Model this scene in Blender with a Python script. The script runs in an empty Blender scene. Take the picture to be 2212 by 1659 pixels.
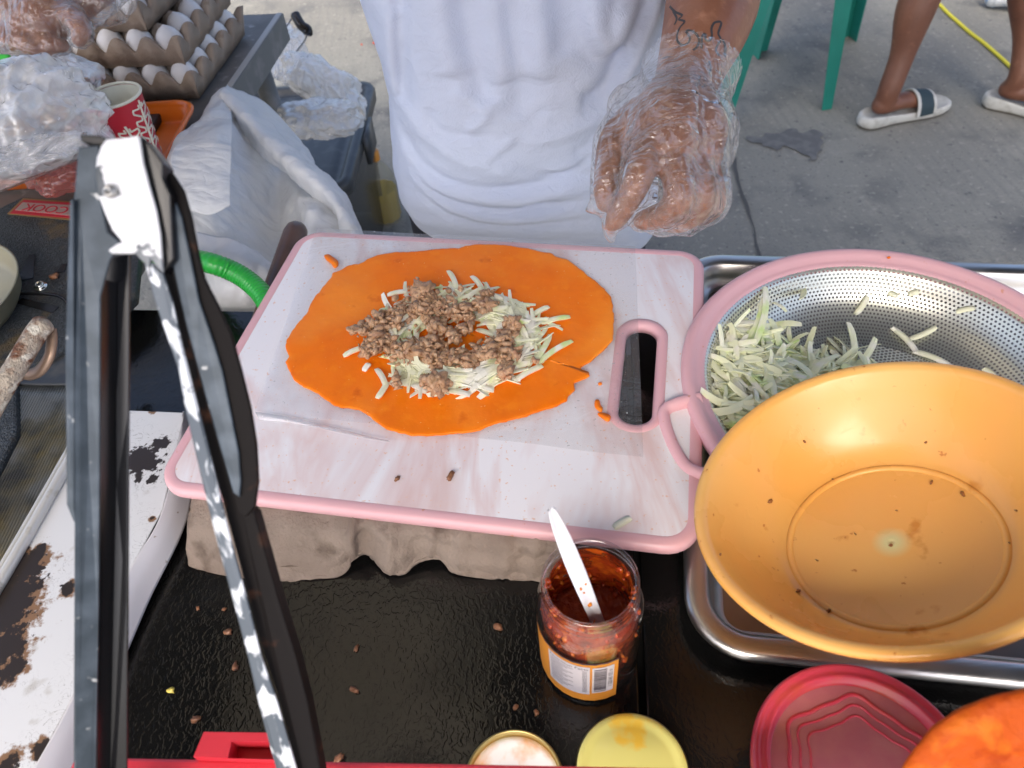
import bpy, bmesh, math, random
import numpy as np
from mathutils import Vector, Matrix, noise
from mathutils.bvhtree import BVHTree
random.seed(7)
rng = np.random.default_rng(7)
R = math.radians
sc = bpy.context.scene
COL = sc.collection

# ------------------------------------------------------------------ camera
F, CX, CY, HC = 1637.0, 1106.0, 829.5, 0.54
PITCH, ROLL = R(47.6), R(5.88)
fw = Vector((0, math.cos(PITCH), -math.sin(PITCH)))
up0 = Vector((0, math.sin(PITCH), math.cos(PITCH)))
cr = Vector((1, 0, 0)) * math.cos(ROLL) - up0 * math.sin(ROLL)
cu = Vector((1, 0, 0)) * math.sin(ROLL) + up0 * math.cos(ROLL)
CAM = Vector((0, 0, HC))
cam = bpy.data.cameras.new("camera")
cam.sensor_width = 36; cam.sensor_fit = 'HORIZONTAL'
cam.lens = F / 2212 * 36
cam.clip_start = 0.01; cam.clip_end = 2000
camo = bpy.data.objects.new("camera", cam)
COL.objects.link(camo)
camo.matrix_world = Matrix(((cr.x, cu.x, -fw.x, 0), (cr.y, cu.y, -fw.y, 0), (cr.z, cu.z, -fw.z, HC), (0, 0, 0, 1)))
sc.camera = camo
cam.dof.use_dof = True
cam.dof.focus_distance = 0.66
cam.dof.aperture_fstop = 10

# ------------------------------------------------------------------ sky, sun, exposure
SUN_EL, SUN_AZ = R(52), R(200)          # azimuth clockwise from +Y
w = bpy.data.worlds.new("World"); sc.world = w; w.use_nodes = True
nt = w.node_tree; nt.nodes.clear()
sky = nt.nodes.new("ShaderNodeTexSky"); sky.sky_type = 'NISHITA'; sky.sun_disc = False
sky.sun_elevation = SUN_EL; sky.sun_rotation = SUN_AZ; sky.air_density = 0.8; sky.dust_density = 5.0; sky.ozone_density = 1.0
bg = nt.nodes.new("ShaderNodeBackground"); bg.inputs[1].default_value = 0.13
wo = nt.nodes.new("ShaderNodeOutputWorld")
nt.links.new(sky.outputs[0], bg.inputs[0]); nt.links.new(bg.outputs[0], wo.inputs[0])
sl = bpy.data.lights.new("sun", 'SUN'); sl.energy = 1.35; sl.angle = R(40); sl.color = (1, 0.93, 0.82)
so = bpy.data.objects.new("sun", sl); COL.objects.link(so)
sd = Vector((math.sin(SUN_AZ) * math.cos(SUN_EL), math.cos(SUN_AZ) * math.cos(SUN_EL), math.sin(SUN_EL)))
so.rotation_euler = sd.to_track_quat('Z', 'Y').to_euler()
sc.view_settings.view_transform = 'Standard'; sc.view_settings.look = 'None'
sc.view_settings.gamma = 1; sc.view_settings.exposure = 1.58
sc.cycles.transparent_max_bounces = 24
sc.cycles.max_bounces = 8
sc.cycles.use_denoising = True

# ------------------------------------------------------------------ helpers: pixel rays (2212 x 1659 frame)
def ray(x, y): return (fw * F + cr * (x - CX) - cu * (y - CY)) / F
def at(x, y, z):
    d = ray(x, y); return CAM + d * ((z - HC) / d.z)
def atY(x, y, Y):
    d = ray(x, y); return CAM + d * (Y / d.y)
def atd(x, y, dep): return CAM + ray(x, y) * dep
def proj(p):
    d = Vector(p) - CAM; z = d.dot(fw); return CX + F * d.dot(cr) / z, CY - F * d.dot(cu) / z, z
def crop(ox, oy, s): return lambda x, y: (ox + s * x, oy + s * y)
c1 = crop(0, 0, .35); c2 = crop(719, 0, .4); c3 = crop(1493, 0, .35); c4 = crop(0, 497.7, .3667); c5 = crop(0, 1050.7, .3666)
c6 = crop(553, 470, .375); c7 = crop(995.4, 995.4, .4); c8 = crop(1382.5, 497.7, .7); cb = crop(1216.6, 83, .2667)
ce = crop(387, 0, .3); cg = crop(0, 276.5, .2); cl = crop(1603.7, 1382.5, .275)

# ------------------------------------------------------------------ helpers: objects
def thing(name, label, cat, loc=(0, 0, 0), group=None, kind=None):
    o = bpy.data.objects.new(name, None); COL.objects.link(o); o.location = loc; o.empty_display_size = .05
    tagit(o, label, cat, group, kind); return o
def tagit(o, label, cat, group=None, kind=None):
    o['label'] = label; o['category'] = cat
    if group: o['group'] = group
    if kind: o['kind'] = kind
    return o
def wloc(o):
    v = Vector((0, 0, 0))
    while o is not None:
        v += o.location; o = o.parent
    return v
def mk(name, VF, m, parent=None, smooth=True, org=None, uv=None):
    V, Fc = VF[0], VF[1]
    me = bpy.data.meshes.new(name)
    base = wloc(parent) if parent else Vector(org if org is not None else (0, 0, 0))
    off = Vector(org) if org is not None else base
    me.from_pydata([tuple(Vector(v) - off) for v in V], [], [tuple(f) for f in Fc])
    if uv is None and len(VF) > 2: uv = VF[2]
    if uv is not None:
        ul = me.uv_layers.new(name="UVMap")
        for p in me.polygons:
            for li, f_uv in zip(p.loop_indices, uv[p.index]): ul.data[li].uv = f_uv
    me.materials.append(getattr(m, "m", m))
    if smooth:
        for p in me.polygons: p.use_smooth = True
    me.update()
    o = bpy.data.objects.new(name, me); COL.objects.link(o)
    if parent:
        o.parent = parent; o.location = off - base
    else: o.location = off
    return o
def solo(name, VF, m, label, cat, org=None, group=None, kind=None, smooth=True):
    if org is None:
        V = VF[0]; n = len(V)
        org = (sum(v[0] for v in V) / n, sum(v[1] for v in V) / n, min(v[2] for v in V))
    return tagit(mk(name, VF, m, None, smooth, org), label, cat, group, kind)
def autosmooth(o, ang=35):
    bm = bmesh.new(); bm.from_mesh(o.data)
    for e in bm.edges:
        e.smooth = not (len(e.link_faces) == 2 and e.calc_face_angle(0) > R(ang))
    bm.to_mesh(o.data); bm.free(); return o
def join(*parts):
    V, Fc = [], []
    for p in parts:
        n = len(V); V += list(p[0]); Fc += [tuple(i + n for i in f) for f in p[1]]
    return V, Fc
def solid(o, t, off=-1):
    md = o.modifiers.new("solid", 'SOLIDIFY'); md.thickness = t; md.offset = off; return o
def bevel(o, wd, seg=2, ang=35):
    md = o.modifiers.new("bevel", 'BEVEL'); md.width = wd; md.segments = seg; md.limit_method = 'ANGLE'; md.angle_limit = R(ang); return o
def subd(o, n=1):
    md = o.modifiers.new("sub", 'SUBSURF'); md.levels = n; md.render_levels = n; return o
def bake(o):
    dg = bpy.context.evaluated_depsgraph_get()
    me = bpy.data.meshes.new_from_object(o.evaluated_get(dg)); o.modifiers.clear(); old = o.data; o.data = me
    bpy.data.meshes.remove(old); return o

# ------------------------------------------------------------------ helpers: shapes (world coordinates)
def frame(n):
    n = Vector(n).normalized(); a = n.cross(Vector((0, 1, 0)))
    if a.length < 1e-3: a = Vector((1, 0, 0))
    a.normalize(); b = n.cross(a); return a, b, n
def lathe(prof, c, n=(0, 0, 1), seg=64, a0=0, a1=2 * math.pi):
    a, b, n = frame(n); c = Vector(c); full = abs(a1 - a0 - 2 * math.pi) < 1e-6
    cols = seg if full else seg + 1
    V, Fc, UV = [], [], []
    s = [0]
    for i in range(1, len(prof)): s.append(s[-1] + math.hypot(prof[i][0] - prof[i - 1][0], prof[i][1] - prof[i - 1][1]))
    for (r_, z_) in prof:
        for j in range(cols):
            t = a0 + (a1 - a0) * j / seg
            V.append(c + a * (r_ * math.cos(t)) + b * (r_ * math.sin(t)) + n * z_)
    for i in range(len(prof) - 1):
        for j in range(seg):
            k = (j + 1) % cols
            Fc.append((i * cols + j, i * cols + k, (i + 1) * cols + k, (i + 1) * cols + j))
            u0, u1 = j / seg, (j + 1) / seg
            UV.append(((u0, s[i]), (u1, s[i]), (u1, s[i + 1]), (u0, s[i + 1])))
    return V, Fc, UV
def ptframes(P, closed=False):
    P = [Vector(p) for p in P]; n = len(P); T = []
    for i in range(n):
        a = P[(i - 1) % n] if closed or i > 0 else P[i]; b = P[(i + 1) % n] if closed or i < n - 1 else P[i]
        T.append((b - a).normalized())
    ref = Vector((0, 0, 1)) if abs(T[0].z) < .9 else Vector((0, 1, 0))
    N = [(ref - T[0] * ref.dot(T[0])).normalized()]
    for i in range(1, n):
        v = N[-1] - T[i] * N[-1].dot(T[i]); N.append(v.normalized() if v.length > 1e-6 else N[-1])
    return P, T, N
def tube(P, rad, seg=12, closed=False, flat=1.0, cap=True):
    P, T, N = ptframes(P, closed); n = len(P)
    if not hasattr(rad, '__len__'): rad = [rad] * n
    V, Fc = [], []
    for i in range(n):
        B = T[i].cross(N[i])
        for j in range(seg):
            t = 2 * math.pi * j / seg
            V.append(P[i] + N[i] * (rad[i] * flat * math.cos(t)) + B * (rad[i] * math.sin(t)))
    m = n if closed else n - 1
    for i in range(m):
        for j in range(seg):
            k = (j + 1) % seg; q = (i + 1) % n
            Fc.append((i * seg + j, i * seg + k, q * seg + k, q * seg + j))
    if cap and not closed:
        Fc.append(tuple(range(seg - 1, -1, -1))); Fc.append(tuple((n - 1) * seg + j for j in range(seg)))
    return V, Fc
def catmull(P, k=8, closed=False):
    P = [Vector(p) for p in P]; n = len(P); out = []
    rngn = n if closed else n - 1
    for i in range(rngn):
        g = lambda j: P[j % n] if closed else P[max(0, min(n - 1, j))]
        p0, p1, p2, p3 = g(i - 1), g(i), g(i + 1), g(i + 2)
        for q in range(k):
            t = q / k; t2, t3 = t * t, t * t * t
            out.append(.5 * ((2 * p1) + (p2 - p0) * t + (2 * p0 - 5 * p1 + 4 * p2 - p3) * t2 + (3 * p1 - p0 - 3 * p2 + p3) * t3))
    if not closed: out.append(P[-1])
    return out
def sweep(path, prof, nrm=(0, 0, 1), closed=True):
    """prof (out, up) in the plane of the path's outward normal and nrm"""
    P = [Vector(p) for p in path]; n = len(P); nrm = Vector(nrm); V, Fc = [], []; m = len(prof)
    for i in range(n):
        a = P[(i - 1) % n] if closed or i > 0 else P[i]; b = P[(i + 1) % n] if closed or i < n - 1 else P[i]
        t = (b - a).normalized(); o = t.cross(nrm).normalized()
        for (x, y) in prof: V.append(P[i] + o * x + nrm * y)
    for i in range(n if closed else n - 1):
        q = (i + 1) % n
        for j in range(m):
            k = (j + 1) % m
            Fc.append((i * m + j, i * m + k, q * m + k, q * m + j))
    if not closed:
        Fc.append(tuple(range(m))); Fc.append(tuple((n - 1) * m + j for j in range(m - 1, -1, -1)))
    return V, Fc
def rrect(w_, d_, r_, k=6):
    pts = []
    for (sx, sy, a0) in ((1, 1, 0), (-1, 1, 90), (-1, -1, 180), (1, -1, 270)):
        for i in range(k + 1):
            a = R(a0 + 90 * i / k)
            pts.append((sx * (w_ / 2 - r_) + r_ * math.cos(a), sy * (d_ / 2 - r_) + r_ * math.sin(a)))
    return pts
def fill(loops, z=0, fn=None):
    """flat fill of outer loop with holes; 2-D points"""
    bm = bmesh.new()
    for L in loops:
        vs = [bm.verts.new((p[0], p[1], z)) for p in L]
        for i in range(len(vs)): bm.edges.new((vs[i], vs[(i + 1) % len(vs)]))
    bmesh.ops.triangle_fill(bm, edges=bm.edges[:], use_beauty=True)
    bm.normal_update()
    for f in bm.faces:
        if f.normal.z < 0: f.normal_flip()
    bm.verts.index_update()
    V = [fn(v.co) if fn else v.co.copy() for v in bm.verts]; Fc = [tuple(v.index for v in f.verts) for f in bm.faces]
    bm.free(); return V, Fc
def poly_prism(pts, thick):
    """closed 3-D polygon extruded by vector thick"""
    n = len(pts); V = [Vector(p) for p in pts] + [Vector(p) + Vector(thick) for p in pts]
    Fc = [tuple(range(n)), tuple(range(2 * n - 1, n - 1, -1))] + [(i, i + n, (i + 1) % n + n, (i + 1) % n) for i in range(n)]
    return V, Fc
def boxm(c, s, rz=0):
    c = Vector(c); M = Matrix.Rotation(rz, 3, 'Z'); V = []
    for dx in (-.5, .5):
        for dy in (-.5, .5):
            for dz in (-.5, .5): V.append(c + M @ Vector((dx * s[0], dy * s[1], dz * s[2])))
    return V, [(0, 1, 3, 2), (4, 6, 7, 5), (0, 4, 5, 1), (2, 3, 7, 6), (0, 2, 6, 4), (1, 5, 7, 3)]
def patch(ctrl, nu=8, nv=8, disp=None):
    rows = [catmull(r_, nu) for r_ in ctrl]
    cols = [catmull([rw[i] for rw in rows], nv) for i in range(len(rows[0]))]
    U, W = len(cols), len(cols[0]); V = []
    for j in range(W):
        for i in range(U): V.append(cols[i][j].copy())
    Fc = [(j * U + i, j * U + i + 1, (j + 1) * U + i + 1, (j + 1) * U + i) for j in range(W - 1) for i in range(U - 1)]
    if disp:
        N = [Vector((0, 0, 0)) for _ in V]
        for f in Fc:
            nn = (V[f[1]] - V[f[0]]).cross(V[f[3]] - V[f[0]])
            for q in f: N[q] += nn
        V = [v + (n_.normalized() if n_.length else n_) * disp(v, k % U / (U - 1), k // U / (W - 1)) for k, (v, n_) in enumerate(zip(V, N))]
    return V, Fc
def fbm(p, s, o=3):
    return noise.fractal(Vector(p) * s, 1.0, 2.0, o)
def ridge(p, s, o=3):
    v = 0; a = 1
    for i in range(o):
        v += a * (1 - abs(noise.noise(Vector(p) * s * (2 ** i) + Vector((i * 7.1, 3.3, 1.7)))) * 2.2); a *= .5
    return v
ICO = {}
def ico(sub=1):
    if sub not in ICO:
        bm = bmesh.new(); bmesh.ops.create_icosphere(bm, subdivisions=sub, radius=1); bm.verts.index_update()
        ICO[sub] = ([v.co.copy() for v in bm.verts], [tuple(v.index for v in f.verts) for f in bm.faces]); bm.free()
    return ICO[sub]
def lump(c, r_, sq=(1, 1, 1), jag=.35, sub=1, sd=0):
    V, Fc = ico(sub); c = Vector(c); M = Matrix.Rotation(sd * 2.1, 3, 'Z') @ Matrix.Rotation(sd * 1.3, 3, 'X')
    return [c + M @ Vector((v.x * sq[0], v.y * sq[1], v.z * sq[2])) * (r_ * (1 + jag * noise.noise(v * 1.9 + Vector((sd, sd * .7, 0))) * 2)) for v in V], Fc
class MB:
    def __init__(s): s.V, s.F = [], []
    def add(s, vf):
        n = len(s.V); s.V += list(vf[0]); s.F += [tuple(i + n for i in f) for f in vf[1]]
    def vf(s): return s.V, s.F
def strip(c, d, L, wd, th, bend, nrm, mb, tip=.72, k=6):
    c = Vector(c); d = Vector(d).normalized(); nrm = Vector(nrm); nrm = (nrm - d * nrm.dot(d)).normalized(); sdv = d.cross(nrm)
    rings = []
    for i in range(k + 1):
        t = i / k - .5; p = c + d * (t * L) + nrm * (-bend[0] * (t * t) * 4 * L) + sdv * (bend[1] * t * t * 4 * L)
        ww = wd * (tip + (1 - tip) * min(1, (1 - abs(2 * t)) * 5)) / 2; tt = th * (.5 + .5 * min(1, (1 - abs(2 * t)) * 4)) / 2
        rings.append([p + sdv * ww + nrm * tt * .6, p + nrm * tt, p - sdv * ww + nrm * tt * .6, p - sdv * ww * .9 - nrm * tt, p + sdv * ww * .9 - nrm * tt])
    V = [q for r_ in rings for q in r_]; m = 5
    Fc = [(i * m + j, i * m + (j + 1) % m, (i + 1) * m + (j + 1) % m, (i + 1) * m + j) for i in range(k) for j in range(m)]
    Fc += [tuple(range(m)), tuple(k * m + j for j in range(m - 1, -1, -1))]
    mb.add((V, Fc))

# ------------------------------------------------------------------ helpers: materials
def srgb(r_, g_, b_):
    f = lambda c: (c / 255 / 12.92) if c / 255 <= .04045 else ((c / 255 + .055) / 1.055) ** 2.4
    return (f(r_), f(g_), f(b_))
class Mt:
    def __init__(s, name, col=(.5, .5, .5), rough=.5, metal=0, spec=.5):
        s.m = bpy.data.materials.new(name); s.m.use_nodes = True; s.t = s.m.node_tree; s.N = s.t.nodes
        s.b = s.N["Principled BSDF"]; s.out = s.N["Material Output"]
        s.b.inputs["Base Color"].default_value = (*col, 1); s.b.inputs["Roughness"].default_value = rough
        s.b.inputs["Metallic"].default_value = metal; s.b.inputs["Specular IOR Level"].default_value = spec
        s.col = None; s.base = col; s._co = None; s.rgh = None; s.base_r = rough; s.nrm = None
    def L(s, a, b): s.t.links.new(a, b)
    def node(s, t, **k):
        n = s.N.new(t)
        for a, v in k.items(): setattr(n, a, v)
        return n
    def co(s, scale=(1, 1, 1), rot=(0, 0, 0), uv=False, loc=(0, 0, 0)):
        tc = s.node("ShaderNodeTexCoord"); mp = s.node("ShaderNodeMapping")
        mp.inputs["Scale"].default_value = scale; mp.inputs["Rotation"].default_value = rot; mp.inputs["Location"].default_value = loc
        s.L(tc.outputs["UV" if uv else "Object"], mp.inputs[0]); return mp.outputs[0]
    def tex(s, kind, scale, co=None, det=4, dist=0, feat='F1', rough=.5):
        co = co or s.co()
        if kind == 'noise':
            n = s.node("ShaderNodeTexNoise"); n.inputs["Scale"].default_value = scale; n.inputs["Detail"].default_value = det
            n.inputs["Distortion"].default_value = dist; n.inputs["Roughness"].default_value = rough; o = n.outputs["Fac"]
        elif kind == 'voronoi':
            n = s.node("ShaderNodeTexVoronoi"); n.feature = feat; n.inputs["Scale"].default_value = scale; o = n.outputs["Distance"]
        elif kind == 'wave':
            n = s.node("ShaderNodeTexWave"); n.inputs["Scale"].default_value = scale; n.inputs["Distortion"].default_value = dist
            n.inputs["Detail"].default_value = det; n.inputs["Detail Scale"].default_value = 1.5; o = n.outputs["Fac"]
        s.L(co, n.inputs["Vector"]); return o
    def ramp(s, f, a, b, va=0.0, vb=1.0):
        n = s.node("ShaderNodeMapRange"); n.inputs[1].default_value = a; n.inputs[2].default_value = b
        n.inputs[3].default_value = va; n.inputs[4].default_value = vb; s.L(f, n.inputs[0]); return n.outputs[0]
    def math(s, op, a, b=None, c=None):
        n = s.node("ShaderNodeMath", operation=op)
        for i, v in enumerate((a, b, c)):
            if v is None: continue
            if isinstance(v, (int, float)): n.inputs[i].default_value = v
            else: s.L(v, n.inputs[i])
        return n.outputs[0]
    def mix(s, fac, col):
        n = s.node("ShaderNodeMix", data_type='RGBA')
        s.L(fac, n.inputs[0])
        if s.col is None: n.inputs[6].default_value = (*s.base, 1)
        else: s.L(s.col, n.inputs[6])
        if isinstance(col, tuple): n.inputs[7].default_value = (*col, 1)
        else: s.L(col, n.inputs[7])
        s.col = n.outputs[2]; s.L(s.col, s.b.inputs["Base Color"]); return s
    def var(s, col, scale, a=.35, b=.65, kind='noise', **k):
        return s.mix(s.ramp(s.tex(kind, scale, **k), a, b), col)
    def rough(s, fac, val):
        n = s.node("ShaderNodeMix", data_type='FLOAT'); s.L(fac, n.inputs[0])
        if s.rgh is None: n.inputs[2].default_value = s.base_r
        else: s.L(s.rgh, n.inputs[2])
        n.inputs[3].default_value = val; s.rgh = n.outputs[0]; s.L(s.rgh, s.b.inputs["Roughness"]); return s
    def metal(s, fac, v0, v1):
        s.L(s.ramp(fac, 0, 1, v0, v1), s.b.inputs["Metallic"]); return s
    def bump(s, f, strength=.3, dist=.001):
        n = s.node("ShaderNodeBump"); n.inputs["Strength"].default_value = strength; n.inputs["Distance"].default_value = dist
        s.L(f, n.inputs["Height"])
        if s.nrm is not None: s.L(s.nrm, n.inputs["Normal"])
        s.nrm = n.outputs[0]; s.L(s.nrm, s.b.inputs["Normal"]); return s
    def sss(s, wgt, rad, scale=.01):
        s.b.inputs["Subsurface Weight"].default_value = wgt; s.b.inputs["Subsurface Radius"].default_value = rad; s.b.inputs["Subsurface Scale"].default_value = scale; return s
    def coat(s, wgt, r_=.05): s.b.inputs["Coat Weight"].default_value = wgt; s.b.inputs["Coat Roughness"].default_value = r_; return s
    def clear(s, fac, gloss=0, ior=1.5):
        """mix with a transparent shader; fac 1 = surface, 0 = clear"""
        mx = s.node("ShaderNodeMixShader"); tr = s.node("ShaderNodeBsdfTransparent")
        if isinstance(fac, (int, float)): mx.inputs[0].default_value = fac
        else: s.L(fac, mx.inputs[0])
        s.L(tr.outputs[0], mx.inputs[1]); s.L(s.b.outputs[0], mx.inputs[2]); s.L(mx.outputs[0], s.out.inputs[0])
        if gloss:
            fr_ = s.node("ShaderNodeLayerWeight"); fr_.inputs[0].default_value = .5; gb = s.node("ShaderNodeBsdfGlossy"); gb.inputs["Roughness"].default_value = gloss
            if s.nrm is not None: s.L(s.nrm, fr_.inputs["Normal"]); s.L(s.nrm, gb.inputs["Normal"])
            m2 = s.node("ShaderNodeMixShader"); s.L(s.math('MULTIPLY_ADD', s.math('POWER', fr_.outputs["Facing"], 4.0), .85, .05 * ior), m2.inputs[0]); s.L(mx.outputs[0], m2.inputs[1]); s.L(gb.outputs[0], m2.inputs[2]); s.L(m2.outputs[0], s.out.inputs[0])
        return s
    def sheer(s, wgt):
        """thin plastic or cloth: part of the light passes through"""
        a = s.node("ShaderNodeBsdfTranslucent"); mx = s.node("ShaderNodeMixShader"); mx.inputs[0].default_value = wgt
        if s.col is not None: s.L(s.col, a.inputs[0])
        else: a.inputs[0].default_value = (*s.base, 1)
        s.L(s.b.outputs[0], mx.inputs[1]); s.L(a.outputs[0], mx.inputs[2]); s.L(mx.outputs[0], s.out.inputs[0]); return s
def crumple(m, sc_, strength, dist):
    acc = None
    for k, (a, w_, st, rot) in enumerate(((1, 1, (1, .38, .5), (.3, .5, .6)), (1.5, .7, (.38, 1, .6), (.9, .2, 1.9)), (3.4, .25, (.5, 1, .45), (.2, 1.1, 1.1)))):
        n_ = m.tex('noise', sc_ * a, m.co(st, rot), det=2, dist=.6)
        v = m.math('MULTIPLY', m.math('ABSOLUTE', m.math('SUBTRACT', n_, .5)), w_ * 2)
        acc = v if acc is None else m.math('ADD', acc, v)
    m.bump(acc, strength, dist)
def film(name, col=(.8, .82, .85), lo=.08, hi=.6, crease=60, cs=.9, rough=.12, dist=.002, dirt=None, ior=1.45):
    m = Mt(name, col, max(rough, .3), 0, .2)
    crumple(m, crease, cs, dist)
    lw = m.node("ShaderNodeLayerWeight"); lw.inputs[0].default_value = .3; m.L(m.nrm, lw.inputs["Normal"])
    f = m.ramp(lw.outputs["Facing"], .1, .95, lo, hi)
    if dirt: f = m.math('ADD', f, m.ramp(m.tex('noise', dirt, det=2), .70, .74, 0, .4))
    m.clear(f, rough * .8, ior); return m

# ================================================================== MATERIALS
GZ = -0.74
conc = Mt("concrete", (.175, .17, .15), .85)
conc.var((.23, .225, .195), 1.3, .35, .65, det=5).var((.12, .12, .115), 7, .52, .72, det=6).var((.27, .26, .225), 16, .6, .8, det=5)
br = conc.tex('wave', 9, conc.co((1, .12, 1), (0, 0, R(-14))), det=3, dist=3)
conc.mix(conc.math('MULTIPLY', conc.ramp(br, .6, .95, 0, .22), conc.ramp(conc.tex('noise', 2.2, det=2), .4, .6, .15, 1)), (.13, .13, .125))
conc.var((.09, .09, .09), 45, .66, .75, det=3)
conc.var((.30, .29, .25), 70, .60, .72, det=4); conc.var((.07, .07, .065), 120, .64, .74, det=3); conc.bump(conc.tex('noise', 110, det=5), .8, .006)
conc.bump(br, .12, .003)
black = Mt("black_enamel", (.006, .006, .006), .12, 0, .5)
g0 = black.tex('noise', 230, black.co((1, .7, 1)), det=2, dist=.8)
black.bump(black.ramp(g0, .45, .60), .16, .0005)
black.rough(black.ramp(black.tex('noise', 9, det=4), .5, .65), .24)
seam_m = Mt("dark_gap", (.004, .004, .004), .8)
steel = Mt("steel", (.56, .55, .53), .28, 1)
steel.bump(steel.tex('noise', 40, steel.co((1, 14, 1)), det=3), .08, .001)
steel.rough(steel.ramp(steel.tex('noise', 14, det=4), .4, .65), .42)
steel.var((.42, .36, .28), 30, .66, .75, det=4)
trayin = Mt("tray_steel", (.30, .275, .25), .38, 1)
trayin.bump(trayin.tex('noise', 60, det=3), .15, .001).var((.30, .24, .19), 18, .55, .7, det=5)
pink = Mt("pink_plastic", (.74, .43, .46), .38); pink.bump(pink.tex('noise', 300), .05, .001); pink.sss(.08, (.9, .4, .4), .004)
pink.var((.66, .30, .22), 120, .72, .78, det=2)
marb = Mt("marble_print", (.84, .82, .85), .22, 0, .5)
vc = marb.co((1.5, .5, 1), (0, 0, R(45)))
marb.var((.70, .52, .50), 6, .50, .64, co=vc, det=6, dist=.5)
vein = marb.math('ABSOLUTE', marb.math('SUBTRACT', marb.tex('noise', 5.5, marb.co((1.9, .55, 1), (0, 0, R(38))), det=5, dist=.5, rough=.6), .5))
marb.mix(marb.ramp(vein, 0, .07, .42, 0), (.66, .40, .37))
marb.var((.78, .50, .36), 260, .66, .74, det=2)
marb.bump(marb.tex('noise', 500, det=2), .08, .0005)
dough = Mt("orange_dough", (.93, .20, .002), .5, 0, .22); dough.var((.84, .155, .001), 22, .45, .75, det=5); dough.var((.97, .26, .008), 60, .55, .8, det=3)
dough.var((.98, .30, .03), 9, .48, .72, det=4); dough.var((.72, .11, .001), 34, .62, .74, det=5); dough.var((.95, .55, .25), 420, .72, .76, det=2); dough.rough(dough.ramp(dough.tex('noise', 14, det=4), .4, .6), .28); dough.bump(dough.tex('noise', 180, det=4), .35, .0010); dough.bump(dough.tex('noise', 22, det=3), .35, .003); dough.sss(.15, (.9, .35, .05), .004)
pap = Mt("papaya", (.88, .88, .64), .30, 0, .4); pap.var((.64, .80, .28), 34, .56, .70, det=2); pap.var((.92, .90, .78), 55, .48, .60, det=2)
pap.sheer(.06)
meat = Mt("ground_meat", (.56, .33, .18), .42, 0, .5); meat.var((.38, .20, .11), 150, .48, .64, det=3); meat.var((.62, .41, .25), 260, .52, .66, det=2); meat.var((.05, .03, .02), 330, .70, .75)
meat.bump(meat.tex('noise', 900, det=4), .8, .001); meat.coat(.3, .25); meat.sss(.1, (.6, .3, .2), .003)
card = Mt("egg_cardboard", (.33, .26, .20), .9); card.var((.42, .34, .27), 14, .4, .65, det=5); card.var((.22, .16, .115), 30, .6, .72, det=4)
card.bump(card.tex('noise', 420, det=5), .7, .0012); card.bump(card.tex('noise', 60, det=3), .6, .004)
shell = Mt("egg_shell", (.80, .80, .80), .45); 
bowlm = Mt("orange_plastic", (1.0, .51, .12), .24, 0, .5); bowlm.coat(.25, .12)
bowlm.var((1.0, .58, .17), 9, .4, .7, det=2); bowlm.var((.80, .33, .05), 45, .66, .74, det=5); bowlm.var((.70, .25, .04), 140, .70, .74, det=3); bsc = bowlm.math('ABSOLUTE', bowlm.math('SUBTRACT', bowlm.tex('noise', 26, bowlm.co((1, .12, 1), (0, 0, .6)), det=5, dist=.8), .5)); bowlm.bump(bowlm.ramp(bsc, 0, .006), .12, .0006); bowlm.bump(bowlm.tex('noise', 260, det=2), .03, .0006); bowlm.rough(bowlm.ramp(bowlm.tex('noise', 16, det=5), .45, .65), .42)
white_en = Mt("white_enamel", (.72, .73, .74), .32, 0, .5)
white_en.var((.50, .49, .46), 25, .5, .75, det=5)

# ================================================================== SETTING
V = []; n = 40
tagit(mk("ground", ([(-60, -40, GZ), (60, -40, GZ), (60, 80, GZ), (-60, 80, GZ)], [(0, 1, 2, 3)]), conc, None, False), "grey rough concrete pavement with broom lines and dark stains", "ground", kind='structure')
# expansion joint and stains lie on the pavement
j0, j1, j2, j3 = at(1555, 170, GZ + .004), at(1590, 370, GZ + .004), at(1625, 480, GZ + .004), at(1650, 600, GZ + .004)
pts = catmull([j0 + (j0 - j1) * 2.2, j0, j1, j2, j3, j3 + (j3 - j2) * 2], 24)
jm = Mt("joint", (.07, .07, .068), .9)
V, Fc = [], []
for i, p in enumerate(pts):
    ww = .0035 + .004 * noise.noise(p * 9) ; d = Vector((1, .1, 0)); s_ = .006 * noise.noise(p * 14 + Vector((5, 0, 0)))
    V += [p - d * (ww - s_), p + d * (ww + s_)]
    if i: Fc.append((2 * i - 2, 2 * i - 1, 2 * i + 1, 2 * i))
solo("pavement_joint", (V, Fc), jm, "dark narrow expansion joint running across the concrete", "ground", kind='structure')
stm = Mt("wet_stain", (.105, .105, .105), .8); stm.var((.14, .14, .135), 30, .45, .6, det=5)
so_ = [(1612, 300), (1650, 292), (1668, 282), (1690, 287), (1705, 283), (1745, 284), (1772, 287), (1782, 300), (1779, 318), (1770, 330), (1757, 352), (1752, 340), (1742, 333), (1725, 327), (1712, 322), (1690, 318), (1682, 328), (1676, 340), (1668, 326), (1648, 318), (1640, 308)]
pl = catmull([at(x, y, 0) * 0 + at(x, y, GZ + .004) for x, y in so_], 5, True)
pl = [p + Vector((noise.noise(p * 30), noise.noise(p * 30 + Vector((9, 0, 0))), 0)) * .03 for p in pl]
vf = fill([[(p.x, p.y) for p in pl]], GZ + .004)
solo("pavement_stain", vf, stm, "dark grey irregular wet stain on the concrete near the sandal", "stain", kind='structure')
for k, (px, py) in enumerate(((1330 * .35 + 1493 - 300, 400), (1750, 370), (1718, 408), (1905, 128), (1985, 440))):
    pass
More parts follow.
